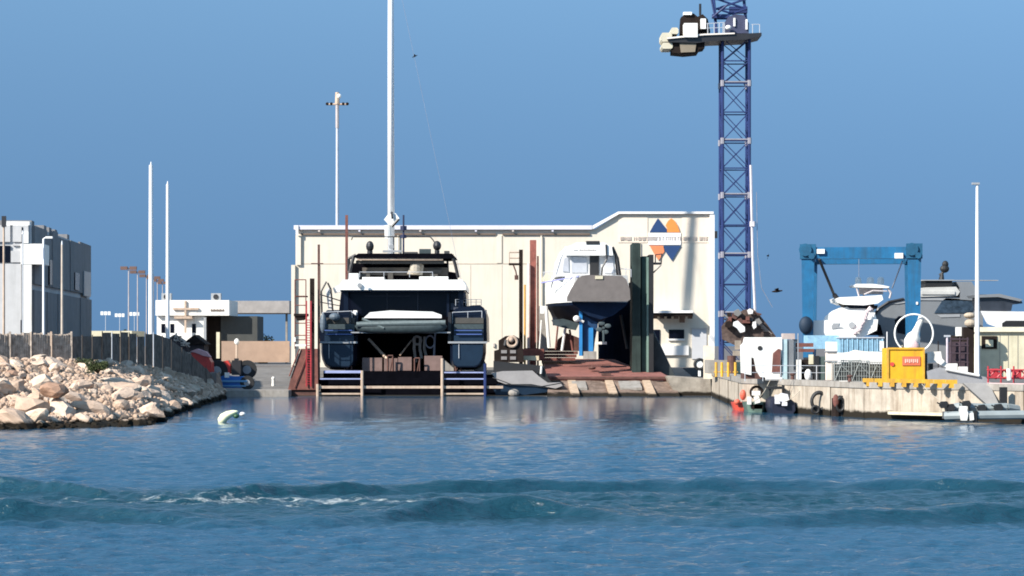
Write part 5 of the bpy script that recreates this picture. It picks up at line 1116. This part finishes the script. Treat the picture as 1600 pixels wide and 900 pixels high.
m_ = MB(); m_.pb(1100,540,1116,592,199,.6); m_.build('cream_pillar', mat('cream pier', (.72,.62,.48), .8), label='cream end pier of the quay beside the yellow posts', cat='pier')
t = T('fire_point', (PX(1096,201),201,GZ), 'white round hose reel standing at the dark slip edge', 'hose reel')
MB().torus(P(1093,569,201), .42, .12).build('reel', black, t); MB().tube(P(1093,569,201),P(1093,569,201)+Vector((0,.2,0)),.32,12).build('disc', white, t); MB().pb(1091,576,1095,588,201,.2).build('stand', white, t)
# hoop with leaning white float
Y = 146.
t = T('hoop_frame', (PX(1428,Y),Y,GZ), 'large white hoop frame above the yellow container', 'hoop')
MB().torus(P(1428,521,Y), 30*Y/F, .055, n=40).build('hoop', white, t)
m_ = MB(); m_.tube((PX(1428,Y),Y+.1,GZ),P(1428,551,Y+.1),.08,8); m_.build('stand', galv, t)
t = T('white_figurehead', (PX(1426,Y),Y+.6,PZ(550,Y)), 'white bottle shaped float leaning through the hoop', 'float')
a, b_ = P(1419,548,Y+.4), P(1441,494,Y+.4)
prof = [(0,.30),(.25,.50),(.42,.44),(.52,.26),(.7,.19),(.92,.20),(1.0,.22)]
rings = []; q_ = (b_-a).to_track_quat('Z','Y')
for f, rr in prof: rings.append([a.lerp(b_,f)+q_@Vector((rr*math.cos(k*.524), rr*math.sin(k*.524),0)) for k in range(12)])
MB().loft(rings).build('body', whiteb, t, smooth=True)
m_ = MB(); m_.tube(P(1410,540,Y+.3),P(1402,548,Y+.3),.06,5); m_.tube(P(1434,535,Y+.3),P(1440,550,Y+.3),.06,5); m_.build('stay', cream2, t)
MB().ball(P(1428,541,Y-.1),.3,.15,.35).build('pink_patch', mat('pink patch', (.6,.42,.42), .8), t)
# white boat cover right of container, dark items
Y=147.
m_ = MB(); m_.loft([[P(x,y,Y+dy) for x,y in ((1445,550),(1470,549),(1472,560),(1486,574),(1478,574),(1462,566),(1446,568))] for dy in (0,2)]); m_.build('white_crate_cover', whiteb, label='white tarpaulin cover just right of the yellow container', cat='cover')
for px, y0, y1, lb in ((1455,568,598,'black vertical drum right of the yellow container'),(1475,576,588,'small black box on the grey upturned boat')):
    m_ = MB(); m_.pb(px-3,y0,px+3,y1,144,.5); m_.build('black_box', black, label=lb, cat='box')
# grey upturned skiff / gangway
Y=140.
t = T('grey_skiff', (PX(1490,Y),Y,GZ), 'long grey upturned skiff on the quay sloping to the right', 'skiff')
m_ = MB(); m_.loft([[P(x,y,Y+dy) for x,y in ((1448,580),(1468,574),(1500,581),(1540,589),(1550,600),(1500,601),(1450,598))] for dy in (-1.0,.6)]); m_.build('hull', mat('skiff grey', (.28,.28,.29), .7, var=.15), t)
m_ = MB(); m_.tube(P(1478,577,Y-1.1),P(1530,587,Y-1.1),.08,6); m_.build('gunwale', white, t)
m_ = MB(); m_.ext([(PX(1512,133)-.2,133.6,GZ+.1),(PX(1545,133),133.2,GZ+.1),(PX(1562,131.6),131.8,.9),(PX(1546,131.6),132.,.9)], (0,-.25,.04)); m_.build('gangway', mat('gangway grey', (.22,.21,.20), .8), label='short grey gangway sloping down the quay face to the dinghy', cat='gangway')
m_ = MB(); m_.pb(1484,568,1496,582,142,.6); m_.pb(1500,573,1512,584,141.5,.6); m_.build('white_bin', whiteb, label='pair of low white fish boxes behind the grey skiff', cat='box')
# red barrier right
t = T('red_barrier', (PX(1580,134),134,GZ), 'red and white barrier fence along the right end of the quay', 'barrier')
m_ = MB()
for k in range(7):
    px = 1544+k*20; m_.tube((PX(px,134.5),134.5,GZ),P(px,572,134.5),.05,6)
m_.build('post', redf, t)
m_ = MB(); m_.tube(P(1542,578,134.5),P(1700,578,134.5),.05,6); m_.tube(P(1542,590,134.5),P(1700,592,134.5),.06,6)
for k in range(12): m_.tube(P(1543+k*13,578,134.6),P(1556+k*13,592,134.6),.05,5); m_.tube(P(1556+k*13,578,134.6),P(1543+k*13,592,134.6),.05,5)
m_.pb(1549,576,1560,590,135.2,.3); m_.pb(1583,577,1596,590,135.2,.3)
m_.build('panel', redf, t)
m_ = MB(); m_.tube(P(1542,600,134),P(1700,603,134),.09,6); m_.build('pink_rail', mat('pink rail', (.65,.45,.42), .7), t)
MB().tube(P(1576,576,134),P(1577,594,134),.13,8).build('white_cone', white, t)
m_ = MB(); m_.pb(1563,605,1574,630,131.0,.3); m_.build('quay_gap', black, label='black strip on the right end of the quay wall', cat='fender')  # black strip put where the wall has a gap
# ------------------------------------------------------------------ floating and hanging things along the quay
def tyre(px, py, Y, R0, r0, label, sx=1):
    MB().torus(P(px,py,Y), R0, r0, 'Y', 20, 8, sx).build('tyre_fender', black, label=label, cat='tyre', group='tyre fenders on the quay')
tyre(1280,627,145.6,.55,.13,'large black tyre fender hung before the middle of the quay wall',.85)
tyre(1274,640,145.4,.22,.08,'small tyre at the water line left of the piling')
t = T('dark_piling', (PX(1310,143),143,0), 'dark wet timber piling with a tyre at the middle of the quay', 'piling')
MB().tube((PX(1307,143),143,-1),P(1307,622,143),.3,10).build('timber', dkbrown, t); MB().tube((PX(1315,143),143.1,-1),P(1315,618,143),.26,10,.2).build('timber', black, t); MB().torus(P(1313,632,142.7), .4,.12,sx=.6).build('tyre', black, t); MB().ball(P(1306,626,142.7),.2,.15,.4).build('patch', rust, t)
Y=157.
t = T('red_dinghy', (PX(1156,Y),Y,0), 'small red dinghy at the quay corner', 'dinghy')
m_ = MB(); m_.loft([[Vector((PX(1156,Y)+x*w2, Y-1.2+dy, z)) for x, z in ((-1,.55),(-.7,.0),(.7,.0),(1,.55))] for dy, w2 in ((0,.2),(.8,.5),(2,.55))]); m_.build('hull', mat('orange red hull', (.55,.07,.04), .5), t)
m_ = MB(); m_.ball(P(1161,617,Y-.8),.22,.2,.36); m_.ball(P(1152,628,Y-1.3),.22,.2,.2); m_.each('buoy', mat('orange red buoy', (.65,.12,.07), .5), t)
Y=153.5
t = T('green_dinghy', (PX(1181,Y),Y,0), 'green and white dinghy with cluttered deck between red dinghy and black boat', 'dinghy')
m_ = MB(); m_.loft([[Vector((PX(1181,Y)+x*w2, Y-1.5+dy, z)) for x, z in ((-1,.65),(-.75,-.1),(.75,-.1),(1,.65))] for dy, w2 in ((0,.3),(.7,.75),(2.8,.8))]); m_.build('hull', mat('dull green hull', (.09,.14,.11), .6, var=.3), t)
m_ = MB(); m_.pb(1168,620,1174,632,Y-1.6,.3); m_.pb(1176,611,1188,618,Y-1.2,.8); m_.pp([(1178,620),(1186,619),(1188,629),(1180,631)],Y-1.7,.3); m_.build('white_box', whiteb, t)
m_ = MB(); m_.torus(P(1182,613,Y-.6),.38,.09); m_.pb(1174,632,1192,639,Y-1.5,.1); m_.build('steering_hoop', dkbrown, t)
Y=151.
t = T('black_boat', (PX(1218,Y),Y,0), 'black inflatable boat with white engine moored at the quay', 'boat')
m_ = MB(); m_.loft([[Vector((PX(1219,Y)+x*w2, Y-2.0+dy, z)) for x, z in ((-1,.35),(-.95,.85),(-.6,1.05),(.5,1.0),(.95,.7),(1,.2),(.7,-.1),(-.8,-.1))] for dy, w2 in ((0,.75),(.5,.85),(3.2,.85),(4.2,.3))]); m_.build('tubes', mat('ink rubber', (.012,.014,.03), .5), t)
m_ = MB(); m_.pp([(1216,618),(1222,614),(1231,616),(1233,624),(1226,628),(1217,627)],Y-2.3,.4); m_.pb(1211,617,1219,631,Y-2.2,.3); m_.pb(1222,628,1230,634,Y-2.3,.3); m_.build('outboard', mat('outboard white', (.70,.68,.70), .4), t)
m_ = MB(); m_.pb(1200,604,1226,608,Y-1.0,1.2); m_.tube(P(1203,608,Y-.9),P(1203,618,Y-.9),.06,5); m_.tube(P(1224,602,Y-.9),P(1224,618,Y-.9),.1,5); m_.build('canopy', black, t)
# inflatable with outboards, right
Y=131.
t = T('grey_inflatable', (PX(1520,Y),Y-1,0), 'grey inflatable boat with black outboard engines moored at the right end', 'boat')
m_ = MB()
m_.path([P(1478,640,Y-1),P(1500,636,Y-1.2),P(1540,638,Y-1.2),P(1572,637,Y-1.0),P(1590,640,Y-.6)], .26, 8); m_.path([P(1476,650,Y-2),P(1510,649,Y-2.4),P(1600,648,Y-2.4)], .24, 8); m_.build('tubes', mat('grey rubber', (.25,.28,.28), .6), t)
m_ = MB(); m_.pb(1480,644,1600,655,Y-2.2,1.5); m_.build('floor', mat('dark grey rubber', (.09,.09,.09), .7), t)
m_ = MB(); m_.pp([(1500,640),(1510,638),(1513,646),(1511,657),(1503,657)],Y-2.8,.4); m_.pp([(1515,646),(1521,645),(1522,656),(1516,657)],Y-2.8,.3); m_.pb(1502,635,1512,645,Y-2.6,.5); m_.build('engine_cover', whiteb, t)
for px, py in ((1476,632),(1486,636),(1511,631),(1535,637),(1561,636)): m_ = MB(); m_.pp([(px-7,py+2),(px-5,py-4),(px+4,py-5),(px+7,py),(px+5,py+5),(px-4,py+6)],Y-1.7,.4); m_.tube(P(px+1,py+2,Y-1.6),P(px+4,py+16,Y-1.6),.09,6); m_.tube(P(px-6,py,Y-1.6),P(px-12,py-3,Y-1.6),.04,5); m_.build('outboard', black, t)
m_ = MB(); m_.tube(P(1524,642,Y-2.6),P(1524,660,Y-2.6),.14,6); m_.build('leg', black, t)

# floating marker and birds
t = T('bent_marker_buoy', (PX(356,133),133,0), 'pale yellow bent float drifting off the tip of the rock bank', 'buoy')
m_ = MB(); 
rings=[]
for (x,y,rr) in ((344,664,.10),(346,658,.24),(351,651,.27),(359,646,.24),(367,643,.16),(371,642,.06)):
    c = P(x,y,132); rings.append([c+Vector((rr*math.cos(a)*.9, rr*math.sin(a), rr*.5*math.cos(a)*-1)) for a in [k*.628 for k in range(10)]])
m_.loft(rings).build('float', mat('lemon white', (.78,.78,.50), .6), t, smooth=True)
MB().ball(P(369,650,132),.18,.2,.14).build('green_patch', mat('dark green', (.03,.09,.04), .6), t)
m_ = MB(); m_.ball(P(379,647,133),.17,.15,.12); m_.build('small_float', whiteb, label='tiny white float just right of the bent yellow float', cat='float')
def gull(px, py, Y, s, tilt, label):
    c = P(px,py,Y); t = T('bird', c, label, 'bird', 'birds in the sky')
    b_ = MB(); rings = []
    for f, rr in ((-.5,.02),(-.3,.08),(0,.12),(.25,.09),(.36,.06),(.45,.065),(.52,.01)): rings.append([c+Vector((f*s*math.cos(tilt), rr*s*math.cos(a), rr*s*math.sin(a)+f*s*math.sin(tilt))) for a in [k*.785 for k in range(8)]])
    b_.loft(rings).build('body', dkbrown, t)
    m_ = MB()
    for sg in (-1,1):
        m_.ext([c+Vector((.15*s,sg*.08*s,.03*s)), c+Vector((.1*s,sg*.5*s,.28*s)), c+Vector((-.15*s,sg*1.0*s,.18*s)), c+Vector((-.12*s,sg*.45*s,.22*s)), c+Vector((-.15*s,sg*.08*s,.03*s))], (0,0,.02*s))
    m_.build('wings', dkbrown, t)
gull(648,88,220,.55,.4,'small bird high in the sky right of the tall white mast')
gull(1200,401,180,.5,1.3,'dark bird gliding right of the crane tower')
gull(1214,455,190,.9,.1,'faint bird low above the quay, right of the crane')

# ------------------------------------------------------------------ more small things on the quay and the slips
def item(name, mb, m, label, cat, **k): mb.build(name, m, label=label, cat=cat, **k)
item('green_drum', MB().tube((PX(1152,184),184,GZ),(PX(1152,184),184,GZ+1.0),.32,14), mat('pale green drum', (.30,.36,.26), .6), 'pale green drum beside the crane base, left of the white hut', 'drum')
item('rust_drum', MB().tube((PX(1143,183),183,GZ),(PX(1143,183),183,GZ+1.5),.34,14), rust_d, 'dark rusty drum at the crane base behind the yellow posts', 'drum')
m_ = MB(); m_.pb(1146,548,1160,556,184,.6); m_.pb(1149,532,1158,546,184.6,.5); item('scrap_crate', m_, mat('weathered crate', (.30,.25,.2), .9, var=.4), 'weathered crate propped against the crane leg', 'crate')
m_ = MB()
for k in range(12): m_.tube(P(1164+k*28,571+(k%2),149), (PX(1164+k*28,149),149,GZ), .03, 5)
m_.tube(P(1164,571,149), P(1472,572,149), .022, 5); m_.tube(P(1164,582,149), P(1472,583,149), .018, 5); item('guard_rail', m_, galv, 'thin galvanised guard rail running behind the clutter along the quay', 'railing')
for k, (px, hh, mm, lb) in enumerate(((1247,3.1,grey_w,'thin grey stake between the white locker and the rusty rack'),(1386,3.2,offwhite,'thin pale stake just left of the yellow container'),(1466,2.6,dkbrown,'thin dark stake behind the grey skiff'))):
    item('stake', MB().tube((PX(px,150),150,GZ),(PX(px,150),150,GZ+hh),.035,6), mm, lb, 'stake')
for k, (px, Yk, lb) in enumerate(((1330,141.2,'small iron mooring bollard on the quay edge left of the yellow container'),(1240,150.2,'small iron mooring bollard on the quay edge above the black boat'))):
    t = T('mooring_bollard', (PX(px,Yk),Yk+.6,GZ), lb, 'bollard'); c = Vector((PX(px,Yk),Yk+.6,GZ+.08))
    MB().tube(c, c+Vector((0,0,.3)), .13, 12, .1).build('stem', rust_d, t); MB().ball(c+Vector((0,0,.34)), .19, .19, .09).build('head', rust_d, t)
for k, (x0, x1, Yk, sag, lb) in enumerate(((1176,1204,152.,.5,'mooring rope from the quay to the green dinghy'),(1226,1262,149.5,.4,'mooring rope from the black boat to the quay'),(1478,1440,132.6,.3,'mooring rope from the grey inflatable to the quay'))):
    a = P(x0,628,Yk-1.2); b_ = Vector((PX(x1,Yk-.2), Yk-.25, GZ+.1)); pts = [a.lerp(b_,f/8)-Vector((0,0,sag*4*(f/8)*(1-f/8)*.6)) for f in range(9)]
    item('mooring_rope', MB().path(pts, .022, 5), mat('rope', (.45,.4,.32), .9), lb, 'rope')
# chains and hoses round the slips
m_ = MB(); m_.path([P(770,590,200.2),P(800,601,199.6),P(846,604,199.4),P(880,598,200)], .05, 6); item('slip_hose', m_, black, 'black hose draped along the water edge by the workboat', 'hose')
for k, (px, y0, y1, lb) in enumerate(((716,556,584,'dark steel prop under the inner side of the right catamaran hull'),(545,556,584,'dark steel prop under the inner side of the left catamaran hull'),(610,556,600,'dark steel winch frame left of centre under the bridgedeck'),(652,560,602,'dark steel winch frame right of centre under the bridgedeck'))):
    m_ = MB(); a, b_ = P(px-4,y1,204.4), P(px+4,y0,204.4); m_.bar(a,(a.x,a.y,b_.z),.12); m_.bar((b_.x,b_.y,a.z),b_,.12); m_.bar(a,b_,.08); m_.bar((a.x,a.y,b_.z),b_,.12)
    item('steel_trestle', m_, rust_d, lb, 'trestle', group='steel trestles under the catamaran')
# roof gear on the gatehouse and grey building
for k, (px, lb) in enumerate(((256,'grey air conditioning unit on the left of the gatehouse roof'),(334,'grey air conditioning unit on the right of the gatehouse roof'))):
    t = T('air_conditioner', (PX(px,285),288,PZ(469,285)), lb, 'air conditioner', 'roof units'); MB().box(PX(px,285)-.6,PX(px,285)+.6,287,288,PZ(469,285),PZ(469,285)+.9).build('casing', grey_w, t); MB().tube((PX(px,285),286.9,PZ(469,285)+.45),(PX(px,285),287.05,PZ(469,285)+.45),.32,12).build('fan', blk_metal, t)
